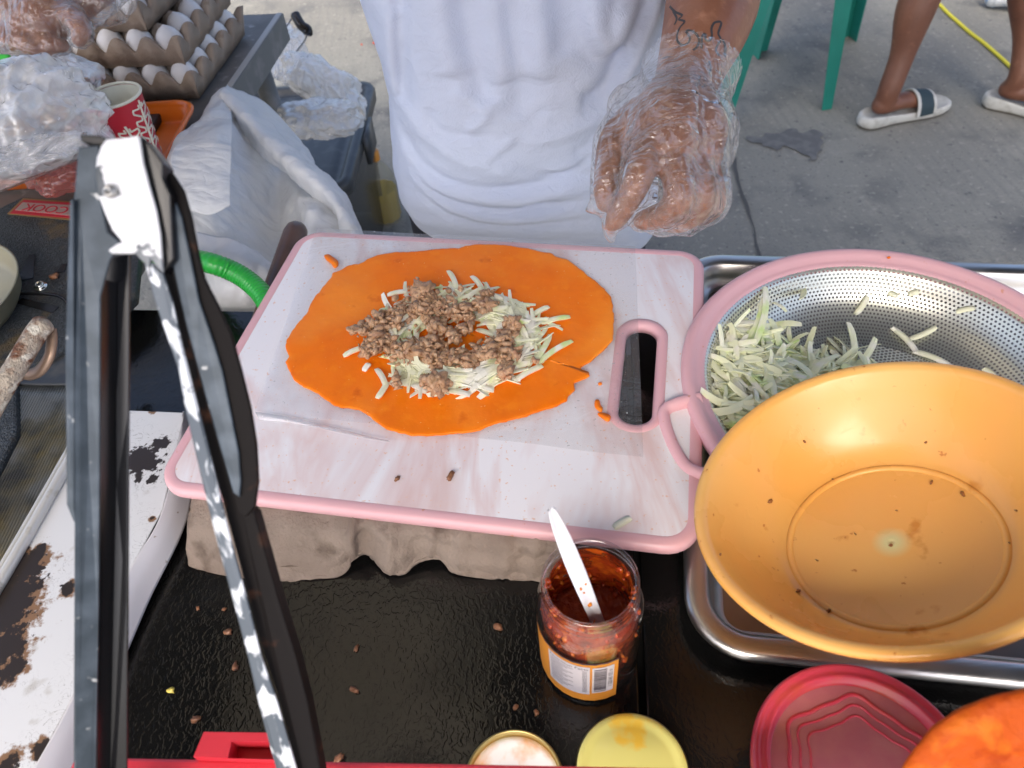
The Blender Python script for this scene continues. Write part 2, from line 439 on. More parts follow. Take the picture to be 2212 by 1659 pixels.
# food bits on the far concrete
scr = Mt("red_bit", (.55, .05, .01), .5)
for k, (px, py, s_) in enumerate(((811, 94, .012), (781, 97, .007))):
    p = at(px, py, GZ); solo("food_scrap", lump(p + Vector((0, 0, s_ * .3)), s_, (1, .7, .4), sd=k), scr, ["small red food scrap on the concrete left of the white shirt", "tiny orange food scrap beside the red one on the concrete"][k], "scrap")

# unseen canopy added so the table mirrors dark cloth around a pale patch
cloth_d = Mt("canopy_cloth", (.035, .035, .04), .9)
t = thing("added_canopy", "unseen dark cloth canopy added to shape the reflections on the table", "canopy", (0, -.9, GZ))
zc = 1.35
def sheet(x0, x1, y0, y1):
    return patch([[Vector((x0 + (x1 - x0) * i / 3, y0 + (y1 - y0) * j / 3, zc + .04 * math.sin(i * 2.1 + j))) for i in range(4)] for j in range(4)], 4, 4)
vf = join(sheet(-1.5, -.80, -.9, 1.5), sheet(-.14, 1.7, -.9, 1.5), sheet(-.80, -.14, -.9, .25), sheet(-.80, -.14, 1.12, 1.5))
solid(mk("cloth", vf, cloth_d, t), .003)
pale = Mt("canopy_pale", (.75, .70, .60), .9); pale.sheer(.6)
solid(mk("added_pale_panel", sheet(-.80, -.14, .25, 1.12), pale, t), .001)  # translucent panel added to mirror as the grey patch on the table
for px_, py_ in ((-1.5, -.9), (1.7, -.9)):
    mk("pole", tube([(px_, py_, GZ), (px_, py_, zc)], .02), cloth_d, t)

# ---------------- black table
TB = thing("black_table", "black grained metal table wet with oil, with a seam between its two panels", "table", (0, .35, GZ))
e1 = Vector((math.cos(R(-14.3)), math.sin(R(-14.3)), 0)); e2 = Vector((-e1.y, e1.x, 0))
def chamf(poly, zt, th): return poly_prism([(p[0], p[1], zt) for p in poly], (0, 0, -th))
sA, sB = at(1390, 1390, 0), at(1397, 1655, 0)
sd_ = (sA - sB).normalized(); far = sA + sd_ * .33; near = sB - sd_ * .06
perp = Vector((.0025, 0, 0))
rA = at(275, 668, 0); rB = at(562, 672, 0)
rd = (rB - rA).normalized()
pL = [near - perp, far - perp, rB + rd * .02, rA - rd * .15, Vector((-.58, .1, 0)), Vector((-.40, .05, 0))]
pL = [near - perp, Vector((far.x - .0025, .60, 0)), rB, rA - rd * .03, Vector((rA.x - .03, .08, 0))]
pR = [near + perp, Vector((.50, .03, 0)), Vector((.52, .56, 0)), Vector((far.x + .0025, .60, 0))]
a_ = bevel(mk("table_panel", chamf([(p.x, p.y) for p in pL], 0, .012), black, TB, False), .0015)
bevel(mk("table_panel", chamf([(p.x, p.y) for p in pR], 0, .012), black, TB, False), .0015)
mk("table_frame", boxm((.0, .32, -.04), (.9, .42, .05)), seam_m, TB, False)
for (x, y) in ((-.42, .13), (.42, .13), (-.42, .50), (.42, .50)):
    mk("leg", tube([(x, y, GZ), (x, y, -.015)], .014, 10), black, TB)

# ---------------- steel tray under the colander
ST = thing("steel_tray", "shallow stainless steel tray under the pink colander", "tray", (.38, .4, .0))
tc = [at(1478, 1235, .026), at(1597, 1412, .026), at(2260, 1480, .026)]
fl = tc[2] - tc[1]; fd = Vector((fl.x, fl.y, 0)).normalized(); fn = Vector((-fd.y, fd.x, 0))
bl = at(1525, 561, .026); depth = (bl - tc[1]).dot(fn)
c0 = at(1483, 1400, .026); W_ = .46
cen = c0 + fd * (W_ / 2) + fn * (depth / 2 + .004)
def tp(z): return [cen + fd * x + fn * y + Vector((0, 0, z)) for x, y in z_pts]
rr = rrect(W_, depth + .012, .045, 10)
levels = [(0, -.008), (.001, -.0025), (-.001, 0), (-.004, .0012), (-.0135, .0012), (-.017, -.001), (-.020, -.012), (-.024, -.0225), (-.030, -.0245)]
V, Fc = [], []; m_ = len(rr)
for (o_, z_) in levels:
    ss = rrect(W_ + 2 * o_, depth + .012 + 2 * o_, .045 + o_, 10)
    V += [cen + fd * x + fn * y + Vector((0, 0, z_)) for x, y in ss]
for i in range(len(levels) - 1):
    for j in range(m_): Fc.append((i * m_ + j, i * m_ + (j + 1) % m_, (i + 1) * m_ + (j + 1) % m_, (i + 1) * m_ + j))
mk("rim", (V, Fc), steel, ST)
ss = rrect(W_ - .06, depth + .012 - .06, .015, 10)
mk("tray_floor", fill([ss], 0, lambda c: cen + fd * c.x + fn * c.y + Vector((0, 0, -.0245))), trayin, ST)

# ---------------- cutting board
BC = Vector((-.046, .488, .05)); BW, BD = .436, .347
def Bp(u, v, z=0): return BC + e1 * u + e2 * v + Vector((0, 0, z))
def toB(p): d = p - BC; return (d.dot(e1), d.dot(e2))
CB = thing("cutting_board", "pink rimmed marble print cutting board lying on a cardboard egg tray", "cutting board", (BC.x, BC.y, .038))
path = [Bp(u, v, -.005) for u, v in rrect(BW - .013, BD - .013, .021, 8)]
prf = [(.0065, .001), (.0055, .0042), (.0025, .0055), (-.0025, .0055), (-.0055, .0042), (-.006, .0015), (-.006, -.0035), (.004, -.0055), (.0065, -.003)]
mk("rim", sweep(path, prf), pink, CB)
su, sv = toB(at(1379, 812, .05)); sl_ = .083
s_top = toB(at(1392, 705, .05)); s_bot = toB(at(1374, 915, .05))
SH = [((su) + x, (s_top[1] + s_bot[1]) / 2 + y) for x, y in rrect(.040, abs(s_top[1] - s_bot[1]) + .012, .0195, 10)]
mk("marble_surface", fill([rrect(BW - .02, BD - .02, .017, 8), SH], 0, lambda c: Bp(c.x, c.y, 0)), marb, CB)
mk("underside", fill([rrect(BW - .02, BD - .02, .017, 8), SH], 0, lambda c: Bp(c.x, c.y, -.009)), pink, CB)
hp = [Bp(u, v, -.0045) for u, v in SH]
mk("handle_rim", sweep(hp, [(.0048, .002), (.003, .0055), (-.002, .0055), (-.005, .004), (-.006, .001), (-.006, -.004), (.004, -.005)]), pink, CB)

# ---------------- clear film over the board
fm = film("clear_film", (.90, .91, .93), .04, .35, 35, .35, .16, .0015, dirt=330)
FM = [(684, 492), (900, 500), (1150, 510), (1372, 530), (1376, 620), (1383, 760), (1388, 905), (1380, 985), (1150, 975), (900, 962), (720, 925), (548, 888), (568, 800), (612, 660)]
fo = [toB(at(x, y, .0525)) for x, y in FM]
top = [toB(at(684, 490, .053)), toB(at(1372, 529, .053))]; bot = [toB(at(550, 889, .053)), toB(at(1390, 985, .053))]
ctrl = []
for j in range(7):
    rw = []
    for i in range(8):
        a = (top[0][0] + (top[1][0] - top[0][0]) * i / 7, top[0][1] + (top[1][1] - top[0][1]) * i / 7)
        b = (bot[0][0] + (bot[1][0] - bot[0][0]) * i / 7, bot[0][1] + (bot[1][1] - bot[0][1]) * i / 7)
        s_ = j / 6
        z = .0022 + (.0010 * abs(noise.noise(Vector((i * .9, j * .8, 3)))) if j < 6 else 0)
        if j == 0: z = .0015
        if j == 6: z = .004 if i < 4 else .0015
        rw.append(Bp(a[0] + (b[0] - a[0]) * s_, a[1] + (b[1] - a[1]) * s_ + (.004 * noise.noise(Vector((i * 1.7, 4, 0))) if j == 6 else 0), z))
    ctrl.append(rw)
rowf = [p - ctrl[5][i] * 0 for i, p in enumerate(ctrl[6])]
film_o = solo("plastic_film", patch(ctrl, 6, 6), fm, "clear plastic sheet spread under the orange dough on the board", "plastic sheet")
# folded-over lower edge of the film
fe = [(550, 889), (620, 899), (700, 917), (780, 938), (838, 951)]
fv = [[at(x, y, .0545) for x, y in fe], [at(x + 4, y + 6 + 4 * math.sin(i), .0575) for i, (x, y) in enumerate(fe)], [at(x + 8, y + (18 - 3.6 * i), .0555) for i, (x, y) in enumerate(fe)]]
fm2 = film("film_fold", (.80, .81, .84), .32, .8, 50, .5, .2, .002, dirt=300)
o = mk("folded_edge", patch(fv, 8, 5), fm2, film_o)

# ---------------- orange dough disc
W6 = [(170,740),(175,700),(200,670),(225,625),(270,575),(300,540),(310,500),(330,470),(350,440),(385,400),(410,365),(430,345),(445,320),(480,305),(520,280),(560,270),(590,268),(640,240),(700,215),(760,205),(800,198),(900,195),(960,190),(1050,180),(1130,175),(1170,178),(1210,160),(1300,152),(1400,155),(1480,165),(1560,175),(1620,190),(1700,205),(1740,225),(1800,245),(1850,280),(1900,320),(1960,370),(2010,410),(2045,455),(2055,500),(2062,560),(2060,640),(2050,700),(2025,740),(1990,770),(1950,810),(1900,840),(1870,862),(1885,885),(1915,890),(1922,910),(1880,930),(1830,950),(1840,990),(1800,1020),(1790,1050),(1730,1080),(1640,1110),(1560,1140),(1470,1160),(1370,1185),(1290,1220),(1200,1235),(1100,1248),(1000,1252),(900,1248),(820,1235),(750,1215),(700,1185),(650,1140),(600,1105),(500,1090),(430,1070),(380,1030),(330,995),(270,970),(220,930),(190,880),(172,830),(190,800),(172,765)]
DZ = .0545
dp = []
raw = [at(*c6(x, y), DZ) for x, y in W6]
dc = sum((p for p in raw), Vector()) / len(raw)
for i in range(len(raw)):
    a, b = raw[i], raw[(i + 1) % len(raw)]
    k = max(1, int((b - a).length / .0022))
    for q in range(k):
        p = a.lerp(b, q / k); o_ = (p - dc).normalized()
        dp.append(p + o_ * (.0008 * noise.noise(p * 260) + .0011 * noise.noise(p * 110)))
n_ = len(dp); V, Fc = [], []
RG = [(.0, .9988, -.0018), (.0, 1.0, -.0008), (.0, .9975, .0001), (0, .988, .0004)] + [(0, s, .0004) for s in (.96, .92, .87, .8, .7, .6, .48, .34, .2, .08)]
for (_, s, dz) in RG:
    for p in dp:
        q = dc + (p - dc) * s
        V.append(q + Vector((0, 0, dz + (.0011 * noise.noise(q * 17) + .0005 * noise.noise(q * 60)) * min(1, (1 - s) * 12))))
for i in range(len(RG) - 1):
    for j in range(n_): Fc.append((i * n_ + j, i * n_ + (j + 1) % n_, (i + 1) * n_ + (j + 1) % n_, (i + 1) * n_ + j))
V.append(dc + Vector((0, 0, .0005))); last = (len(RG) - 1) * n_
for j in range(n_): Fc.append((last + j, last + (j + 1) % n_, len(V) - 1))
solo("dough_wrapper", (V, Fc), dough, "flat orange rolled dough disc with a ragged edge on the board", "dough", org=dc)
# scraps of dough
def scrap(pts, z, label, cf=c6):
    P = catmull([at(*cf(x, y), z) for x, y in pts], 3, True)
    solid(solo("dough_scrap", fill([[(p.x, p.y) for p in P]], z), dough, label, "dough scrap", group="torn dough scraps on the board"), .0014)
scrap([(392, 218), (420, 212), (450, 232), (472, 250), (470, 275), (448, 285), (432, 262), (405, 240)], .0552, "orange dough scrap above the upper left edge of the dough disc")
scrap([(1955, 1050), (1978, 1052), (1985, 1080), (1998, 1095), (1990, 1115), (1968, 1105), (1950, 1082)], .0548, "upper of two torn orange scraps left of the board's handle slot")
scrap([(1968, 1128), (1992, 1122), (2040, 1138), (2038, 1165), (2018, 1168), (1990, 1148)], .0548, "lower of two torn orange scraps left of the board's handle slot")
scrap([(1970, 952), (1985, 946), (1994, 955), (1978, 962)], .0548, "tiny orange dough speck to the right of the disc's torn corner")

# ---------------- shredded papaya ring
mb = MB(); r2 = random.Random(3)
ringc = (1160, 690)
def ringpt(ph, t):
    # t 0..1 inner to outer, crop-6 pixels
    ox, oy = 480 + 30 * math.cos(2 * ph), 300
    ix, iy = 200, 120
    if math.sin(ph) > .3: oy = 300
    x = 1165 + math.cos(ph) * (ix + (ox - ix) * t); y = 690 + math.sin(ph) * (iy + (oy - iy) * t); return x, y
for k in range(620):
    ph = r2.uniform(0, 2 * math.pi)
    if 2.5 < ph < 3.9 and r2.random() < .55: ph = r2.choice([r2.uniform(-.9, .8), r2.uniform(.9, 2.4)])
    t = min(1, abs(r2.gauss(.55, .24)))
    x, y = ringpt(ph, t); hgt = .009 * max(0, 1 - abs(t - .5) * 1.9) * r2.random() + .0006
    p = at(*c6(x, y), DZ + .0015 + hgt)
    # tangent in world
    x2, y2 = ringpt(ph + .05, t); d = at(*c6(x2, y2), DZ) - at(*c6(x, y), DZ); d.z = 0; d.normalize()
    a = r2.gauss(0, .45 if t < .85 else .9); d = Matrix.Rotation(a, 3, 'Z') @ d + Vector((0, 0, r2.gauss(0, .07)))
    strip(p, d, r2.uniform(.020, .048), r2.uniform(.0026, .0064), r2.uniform(.0008, .0017), (r2.uniform(-.02, .10), r2.gauss(0, .10)), (r2.gauss(0, .35), r2.gauss(0, .35), 1), mb)
for (ax, ay, bx, by) in ((1115, 305, 1160, 400), (1250, 335, 1310, 415), (1590, 560, 1680, 510), (1650, 600, 1800, 565), (1620, 830, 1805, 705), (1500, 925, 1640, 850), (700, 870, 750, 960), (760, 950, 705, 1035), (505, 790, 610, 745), (1090, 990, 1228, 1015), (1200, 950, 1360, 985), (1280, 640, 1400, 690), (1310, 600, 1440, 612), (1350, 570, 1400, 480), (620, 880, 650, 840), (860, 620, 890, 700), (905, 960, 980, 1000), (760, 440, 860, 420), (715, 528, 800, 540), (1420, 480, 1440, 560), (1200, 890, 1440, 850), (900, 850, 1180, 880), (820, 800, 1000, 850), (1700, 680, 1620, 820)):
    p, q = at(*c6(ax, ay), DZ + .004), at(*c6(bx, by), DZ + .005)
    strip((p + q) / 2, q - p, (q - p).length * 1.1, .0052, .0022, (.03, .04), (0.1, 0, 1), mb)
solo("shredded_papaya_ring", mb.vf(), pap, "ring of pale green shredded papaya piled on the orange dough", "shredded papaya", kind='stuff', smooth=False)

# ---------------- minced meat
mb = MB(); r2 = random.Random(11)
MP = [((560, 645), (640, 640), 25, 30), ((640, 640), (760, 600), 45, 90), ((680, 560), (720, 580), 15, 12), ((760, 600), (880, 540), 60, 120), ((940, 400), (985, 470), 45, 90), ((880, 530), (1010, 510), 60, 130), ((1010, 520), (1180, 520), 60, 150), ((1000, 600), (1060, 640), 40, 60), ((1180, 560), (1240, 520), 45, 60), ((1260, 510), (1350, 490), 40, 80), ((1300, 440), (1370, 420), 15, 20),
      ((640, 700), (780, 720), 60, 120), ((780, 730), (900, 790), 60, 130), ((640, 770), (700, 770), 25, 35), ((900, 740), (1060, 720), 55, 120), ((960, 780), (1080, 830), 50, 110), ((1080, 800), (1260, 830), 50, 140), ((1120, 650), (1150, 700), 25, 40), ((1170, 620), (1230, 640), 20, 25), ((1260, 780), (1400, 740), 50, 120), ((1400, 740), (1470, 660), 50, 110), ((1450, 600), (1520, 620), 35, 60), ((1420, 800), (1500, 760), 45, 70), ((1430, 850), (1450, 900), 35, 50), ((980, 930), (1080, 970), 38, 90), ((800, 910), (820, 990), 15, 25), ((1175, 390), (1185, 405), 8, 6), ((1605, 820), (1615, 835), 8, 6)]
for (a, b, sg, cnt) in MP:
    for k in range(int(cnt * .95)):
        t = r2.random(); x = a[0] + (b[0] - a[0]) * t + r2.gauss(0, sg * .55); y = a[1] + (b[1] - a[1]) * t + r2.gauss(0, sg * .5)
        dd = math.hypot(x - (a[0] + b[0]) / 2, y - (a[1] + b[1]) / 2) / (sg + 40)
        h = .0065 + .010 * r2.random() * max(0, 1.1 - dd * .8)
        p = at(*c6(x, y), DZ + h)
        mb.add(lump(p, r2.choice((.0014, .002, .0026, .0034, .0042)), (r2.uniform(.8, 1.6), r2.uniform(.6, 1.1), r2.uniform(.4, .8)), .6, 1, r2.uniform(0, 50)))
for (x, y, s, n_) in ((965, 420, .0105, 0), (1040, 950, .0115, 1), (1330, 500, .008, 2), (1490, 610, .008, 3), (560, 650, .005, 4), (860, 770, .008, 5), (940, 770, .009, 6)):
    p = at(*c6(x, y), DZ + .012); mb.add(lump(p, s, (1, .85, .6), .5, 3, n_ * 3.7))
solo("ground_meat", mb.vf(), meat, "brown cooked ground meat scattered over the shredded papaya", "ground meat", kind='stuff')
crumb_m = Mt("crumb_brown", (.25, .11, .05), .35); crumb_m.var((.12, .05, .03), 200, .5, .6)
def crumb(px, py, z, r_0, label=None, m=None, grp="brown food crumbs on the wet black table", sd=0, nm="food_crumb", cat="crumb"):
    r_ = r_0 * .82
    solo(nm, lump(at(px, py, z + r_ * .4), r_, (1.2, .8, .6), .5, 2, sd), m or crumb_m, label or "tiny brown food crumb lying on the wet black table", cat, group=grp)
CL = ["largest brown crumb on the black table left of the tongs' right arm", "brown crumb in a wet droplet below the largest crumb between the tongs' arms", "lowest brown crumb between the tongs' arms, above the red socket", "leftmost crumb of a side by side pair just below the cardboard tray", "right crumb of a side by side pair just below the cardboard tray", "brown crumb left of the sauce jar's foot, right one of two", "dark crumb left of the sauce jar's foot, left one of two", "flat brown flake on the grey table reflection left of the sauce jar", "large brown crumb just above the red rail right of the tongs", "brown crumb on the table right of the tongs' lower right arm", "crumb below the arches of the cardboard tray", "faint crumb between the cardboard tray and the sauce jar", "small brown crumb above the upturned gold jar lid"]
for k, (x, y, s) in enumerate((c5(1345, 855) + (.0035,), c5(1385, 1060) + (.0032,), c5(1150, 1370) + (.0034,), c5(1165, 720) + (.0022,), c5(1320, 722) + (.0022,), c7(408, 1358) + (.0022,), c7(295, 1332) + (.0024,), c7(200, 900) + (.004,), (731, 1640, .0045), (765, 1490, .0035), (770, 1400, .0025), (1075, 1352, .0025), (1158, 1540, .0022))):
    crumb(x, y, 0, s, CL[k], sd=k * 2.3)
yb = Mt("yellow_bit", (.75, .6, .12), .4)
crumb(*c5(1008, 1200), 0, .003, "tiny yellow bit on the black table among brown crumbs", yb)
crumb(*c6(1120, 1485), .05, .0045, "single brown meat crumb on the white front part of the board", grp="crumbs on the cutting board", sd=5)
crumb(*c7(-345, 95), .05, .0028, "reddish crumb near the board's front left edge", grp="crumbs on the cutting board", sd=8)
cl_m = Mt("papaya_dry", (.70, .70, .55), .6); mb = MB()
a, b = at(1325, 1140, .0512), at(1362, 1118, .0512); strip((a + b) / 2, b - a, (b - a).length, .006, .0008, (0, .02), (0, 0, 1), mb)
solo("papaya_shred", mb.vf(), cl_m, "single pale shred stuck on the board behind the sauce jar", "shred")

# ---------------- cardboard egg tray under the board
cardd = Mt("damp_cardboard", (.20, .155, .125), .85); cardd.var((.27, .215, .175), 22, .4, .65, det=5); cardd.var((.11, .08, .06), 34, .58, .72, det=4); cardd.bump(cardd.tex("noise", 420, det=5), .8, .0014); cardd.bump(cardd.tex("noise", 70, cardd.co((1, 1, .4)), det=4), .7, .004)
ET = thing("flattened_egg_tray", "damp grey cardboard egg tray under the front of the cutting board", "egg tray", (-.12, .36, 0))
xs = [(408, 1210), (470, 1228), (540, 1238), (610, 1240), (700, 1238), (738, 1228), (760, 1200), (782, 1188), (805, 1196), (832, 1226), (868, 1230), (900, 1206), (935, 1194), (960, 1206), (985, 1228), (1050, 1238), (1110, 1240), (1168, 1244), (1230, 1252)]
c_top, c_mid, c_bot = [], [], []
for i, (x, y) in enumerate(xs):
    arch = max(0, (1238 - y)) / 50 if 720 < x < 990 else 0
    b = at(x, y, .003 + .010 * arch)
    c_bot.append(b)
    tpx = 1070 + (x - 330) * .117
    c_top.append(at(x + 6, tpx + 8, .0395) + Vector((0, .012, 0)))
    c_mid.append(c_top[-1].lerp(b, .55) + Vector((0, -.006 + .003 * math.sin(i * 1.9), .007)))
lip = [p + Vector((0, -.0035, -.0015)) for p in c_bot]
back = [p + Vector((0, .06, .0)) for p in c_top]
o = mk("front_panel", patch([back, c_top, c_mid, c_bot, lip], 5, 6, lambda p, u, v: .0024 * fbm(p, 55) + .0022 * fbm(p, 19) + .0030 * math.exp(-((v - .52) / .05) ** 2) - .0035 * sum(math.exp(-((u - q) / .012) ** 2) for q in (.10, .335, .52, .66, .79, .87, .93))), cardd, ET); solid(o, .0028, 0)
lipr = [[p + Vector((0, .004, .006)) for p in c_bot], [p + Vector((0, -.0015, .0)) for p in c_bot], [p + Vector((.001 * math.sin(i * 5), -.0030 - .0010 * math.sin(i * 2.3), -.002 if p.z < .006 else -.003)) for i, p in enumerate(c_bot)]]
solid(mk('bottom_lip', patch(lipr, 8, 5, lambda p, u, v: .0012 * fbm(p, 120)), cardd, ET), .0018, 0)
c_bot2 = [p + Vector((.002 * math.sin(i * 2.2), .004, -.001 if p.z < .005 else -.001)) for i, p in enumerate(c_bot)]
lf = [[at(408, 1100, .038), at(400, 1100, .03) + Vector((.004, .03, 0)), at(402, 1095, .03) + Vector((0, .12, 0))], [at(407, 1210, .004), at(407, 1206, .004) + Vector((0, .03, 0)), at(408, 1206, .004) + Vector((0, .12, 0))]]
mk("side_panel", patch(lf, 5, 5), cardd, ET)
# cup bodies carrying the board
mb = MB()
for i in range(6):
    for j in range(4):
        q = Bp(-.15 + .055 * i, -.12 + .06 * j)
        mb.add(lathe([(.012, .0375), (.020, .034), (.024, .004), (.020, .001)], (q.x, q.y, 0), seg=14))
mk("cups", mb.vf(), cardd, ET)

# ================================================================== COLANDER
CC = Vector((.316, .403, 0)); ZR = .058; RO = .1725
CO = thing("colander", "pink rimmed perforated steel colander holding shredded papaya", "colander", (CC.x, CC.y, 0.002))
mk("rim", lathe([(RO - .004, ZR - .016), (RO, ZR - .013), (RO + .001, ZR - .003), (RO - .002, ZR + .001), (RO - .006, ZR + .0015), (RO - .010, ZR - .001), (RO - .0125, ZR - .004), (RO - .0155, ZR - .0048), (RO - .0185, ZR - .0055), (RO - .0205, ZR - .009), (RO - .0195, ZR - .014), (RO - .004, ZR - .016)], CC, seg=128), pink, CO)
perf = Mt("perforated_steel", (.66, .66, .58), .34, .85)
perf.bump(perf.tex('noise', 25, det=2), .1, .002)
def holes(m, co, rad):
    sp = m.node("ShaderNodeSeparateXYZ"); m.L(co, sp.inputs[0])
    x, y = sp.outputs[0], sp.outputs[1]
    fy = m.math('FLOOR', y); off = m.math('MULTIPLY', m.math('MODULO', fy, 2.0), .5)
    fx = m.math('SUBTRACT', m.math('FRACT', m.math('ADD', m.math('ADD', x, off), 400.0)), .5)
    gy = m.math('SUBTRACT', m.math('FRACT', y), .5)
    d = m.math('SQRT', m.math('ADD', m.math('MULTIPLY', fx, fx), m.math('MULTIPLY', gy, gy)))
    return m.ramp(d, rad - .06, rad + .06)
cu_ = perf.co((232, 265, 1), uv=True); hm = holes(perf, cu_, .27); perf.clear(hm)
ri = RO - .0185
prof = [(ri + .001, ZR - .0055), (ri - .004, ZR - .0095), (ri - .008, ZR - .016), (ri - .014, ZR - .026), (ri - .024, ZR - .037), (ri - .040, ZR - .0465), (ri - .062, ZR - .0520)]
pp = catmull([Vector((a, b, 0)) for a, b in prof], 5)
wall_o = mk("basket_wall", lathe([(p.x, p.y) for p in pp], CC, seg=128), perf, CO)
perf2 = Mt("perforated_base", (.55, .56, .49), .4, .25); hm = holes(perf2, perf2.co((260, 290, 1), loc=(300, 300, 0)), .33); perf2.clear(hm)
mk("basket_base", lathe([(ri - .062, ZR - .0520), (.05, ZR - .0528), (.0001, ZR - .053)], CC, seg=96), perf2, CO)
# handle: D-shaped pink loop on the left
hz = ZR - .006
def hpt(x, y, dz=0): return at(x, y, hz + dz)
loop = [hpt(1512, 862), hpt(1468, 872), hpt(1440, 885, -.002), hpt(1434, 905, -.003), hpt(1452, 960, -.004), hpt(1478, 1005, -.004), hpt(1505, 1022, -.003), hpt(1545, 1030), ]
lp = catmull(loop, 8)
mk("handle", tube(lp, [.0052 + .001 * abs(i / len(lp) - .5) for i in range(len(lp))], 12, flat=1.25), pink, CO)
loop = [CC + Vector((RO * math.cos(a), RO * math.sin(a), hz)) for a in ()]
hr = [CC + Vector((q * math.cos(R(a)), q * math.sin(R(a)), hz)) for q, a in ((RO - .002, 18), (RO + .024, 14), (RO + .034, 6), (RO + .034, -4), (RO + .024, -12), (RO - .002, -16))]
mk("handle", tube(catmull(hr, 8), .0056, 12, flat=1.25), pink, CO)
crumb(1920, 556, ZR + .001, .0018, "orange speck on the far pink rim of the colander", dough, None, nm="food_speck", cat="speck")

# papaya in the colander
def inwall(r_):   # height of the basket inner surface at radius r_
    P = [(p.x, p.y) for p in pp]
    if r_ <= P[-1][0]: return P[-1][1]
    for a, b in zip(P, P[1:]):
        if b[0] <= r_ <= a[0]: return b[1] + (a[1] - b[1]) * (r_ - b[0]) / (a[0] - b[0] + 1e-9)
    return P[0][1]
mb = MB(); r2 = random.Random(21)
def pile(n, poly_c, sx, sy, hmax):
    for k in range(n):
        x = poly_c[0] + r2.gauss(0, sx); y = poly_c[1] + r2.gauss(0, sy)
        p = at(x, y, .04)
        dx, dy = p.x - CC.x, p.y - CC.y; rr_ = math.hypot(dx, dy)
        if rr_ > ri - .012: s = (ri - .014) / rr_; p = Vector((CC.x + dx * s, CC.y + dy * s, 0)); rr_ = ri - .014
        dd = math.hypot((x - poly_c[0]) / sx, (y - poly_c[1]) / sy)
        z = inwall(rr_) + .003 + r2.random() * hmax * max(.12, 1 - dd * .42)
        z = min(z, ZR - .008)
        L = r2.uniform(.022, .050) if r2.random() < .8 else .055
        a = r2.uniform(0, math.pi) ; d = Vector((math.cos(a), math.sin(a), r2.gauss(0, .25)))
        strip((p.x, p.y, z), d, L, r2.uniform(.0030, .0070), r2.uniform(.0008, .0018), (r2.uniform(-.05, .14), r2.gauss(0, .13)), (r2.gauss(0, .5), r2.gauss(0, .5), 1), mb)
pile(460, (1645, 800), 52, 62, .040)
pile(210, (1765, 785), 60, 34, .022)
pile(80, (1870, 780), 40, 25, .012)
pile(120, (1620, 880), 42, 38, .032)
for (ax, ay, bx, by, z) in ((1662, 625, 1640, 740, .05), (1655, 650, 1620, 740, .045), (1668, 690, 1685, 745, .03), (1700, 750, 1630, 830, .035), (1840, 700, 1850, 780, .02), (1895, 735, 1850, 800, .02)):
    p, q = at(ax, ay, z), at(bx, by, z - .008)
    strip((p + q) / 2, q - p, (q - p).length * 1.1, .0062, .0022, (.03, .05), (0.2, -.3, 1), mb)
pap2 = Mt("papaya_green", (.90, .93, .64), .28, 0, .4); pap2.var((.66, .84, .30), 30, .55, .70, det=2); pap2.var((.92, .92, .76), 50, .5, .62, det=2); pap2.sheer(.06)
solo("shredded_papaya_pile", mb.vf(), pap2, "heap of pale green shredded papaya in the left of the colander", "shredded papaya", kind='stuff', smooth=False)
LS = [((1877, 640), (1850, 680), .045, "pale papaya shred stuck to the colander's far wall, left of the others"), ((1920, 632), (1940, 640), .055, "small oval papaya piece high on the colander's far wall"), ((1962, 636), (1985, 630), .055, "small oval papaya piece beside another under the far pink rim"),
      ((2065, 672), (2105, 665), .052, "thin papaya shred on the colander's far wall near the right frame edge"), ((1930, 705), (1985, 760), .02, "long green edged shred leaning right on the colander's base"), ((2025, 708), (1965, 735), .02, "thin green sliver crossing another shred on the colander's base"), ((1975, 755), (2060, 790), .018, "pale papaya shred lying towards the orange bowl's rim"), ((2125, 795), (2150, 815), .03, "papaya shred just above the orange bowl's rim on the right"), ((2180, 825), (2205, 850), .03, "papaya shred at the right end of the orange bowl's rim")]
for (a, b, z, lab) in LS:
    m1 = MB(); p, q = at(*a, z), at(*b, z)
    for e in (p, q):
        rr_ = math.hypot(e.x - CC.x, e.y - CC.y); zz = inwall(min(rr_, ri)) + .003
        for it in range(6):
            px_ = a if e is p else b; e2_ = at(*px_, zz); rr_ = math.hypot(e2_.x - CC.x, e2_.y - CC.y); zz = .5 * zz + .5 * (inwall(min(rr_, ri - .002)) + .003)
        e.x, e.y, e.z = e2_.x, e2_.y, zz
    strip((p + q) / 2, q - p, (q - p).length, .0055, .0018, (.02, .05), ((CC.x - p.x) * 4, (CC.y - p.y) * 4, 1), m1)
    solo("papaya_shred", m1.vf(), pap, lab, "shred", group="loose papaya shreds in the colander")

# ================================================================== ORANGE BOWL
BO = Vector((.215, .246, .144)); BN = Vector((-.358, .212, 1)).normalized(); BR = .109
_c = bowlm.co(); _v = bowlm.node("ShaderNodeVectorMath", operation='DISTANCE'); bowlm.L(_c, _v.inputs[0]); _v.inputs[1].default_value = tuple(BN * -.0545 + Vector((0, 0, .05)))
bowlm.mix(bowlm.ramp(_v.outputs["Value"], .004, .0125, .8, 0), (.85, .86, .45)); bowlm.sheer(.16)  # soft pale spot at the gate mark paints light glowing through
bowl = thing("orange_bowl", "translucent orange plastic bowl with a foot ring, tilted on the colander", "bowl", (BO.x, BO.y, BO.z - .05))
a_b = frame(BN)
prof = [(BR + .0022, -.0018), (BR + .0028, .0002), (BR + .0015, .0016), (BR - .001, .0012), (BR - .003, -.0015), (BR - .009, -.013), (BR - .018, -.028), (BR - .030, -.043), (.0705, -.0515), (.066, -.0535), (.060, -.0545), (.04, -.0552), (.02, -.0554), (.008, -.0554), (.003, -.0548), (.0001, -.0545)]
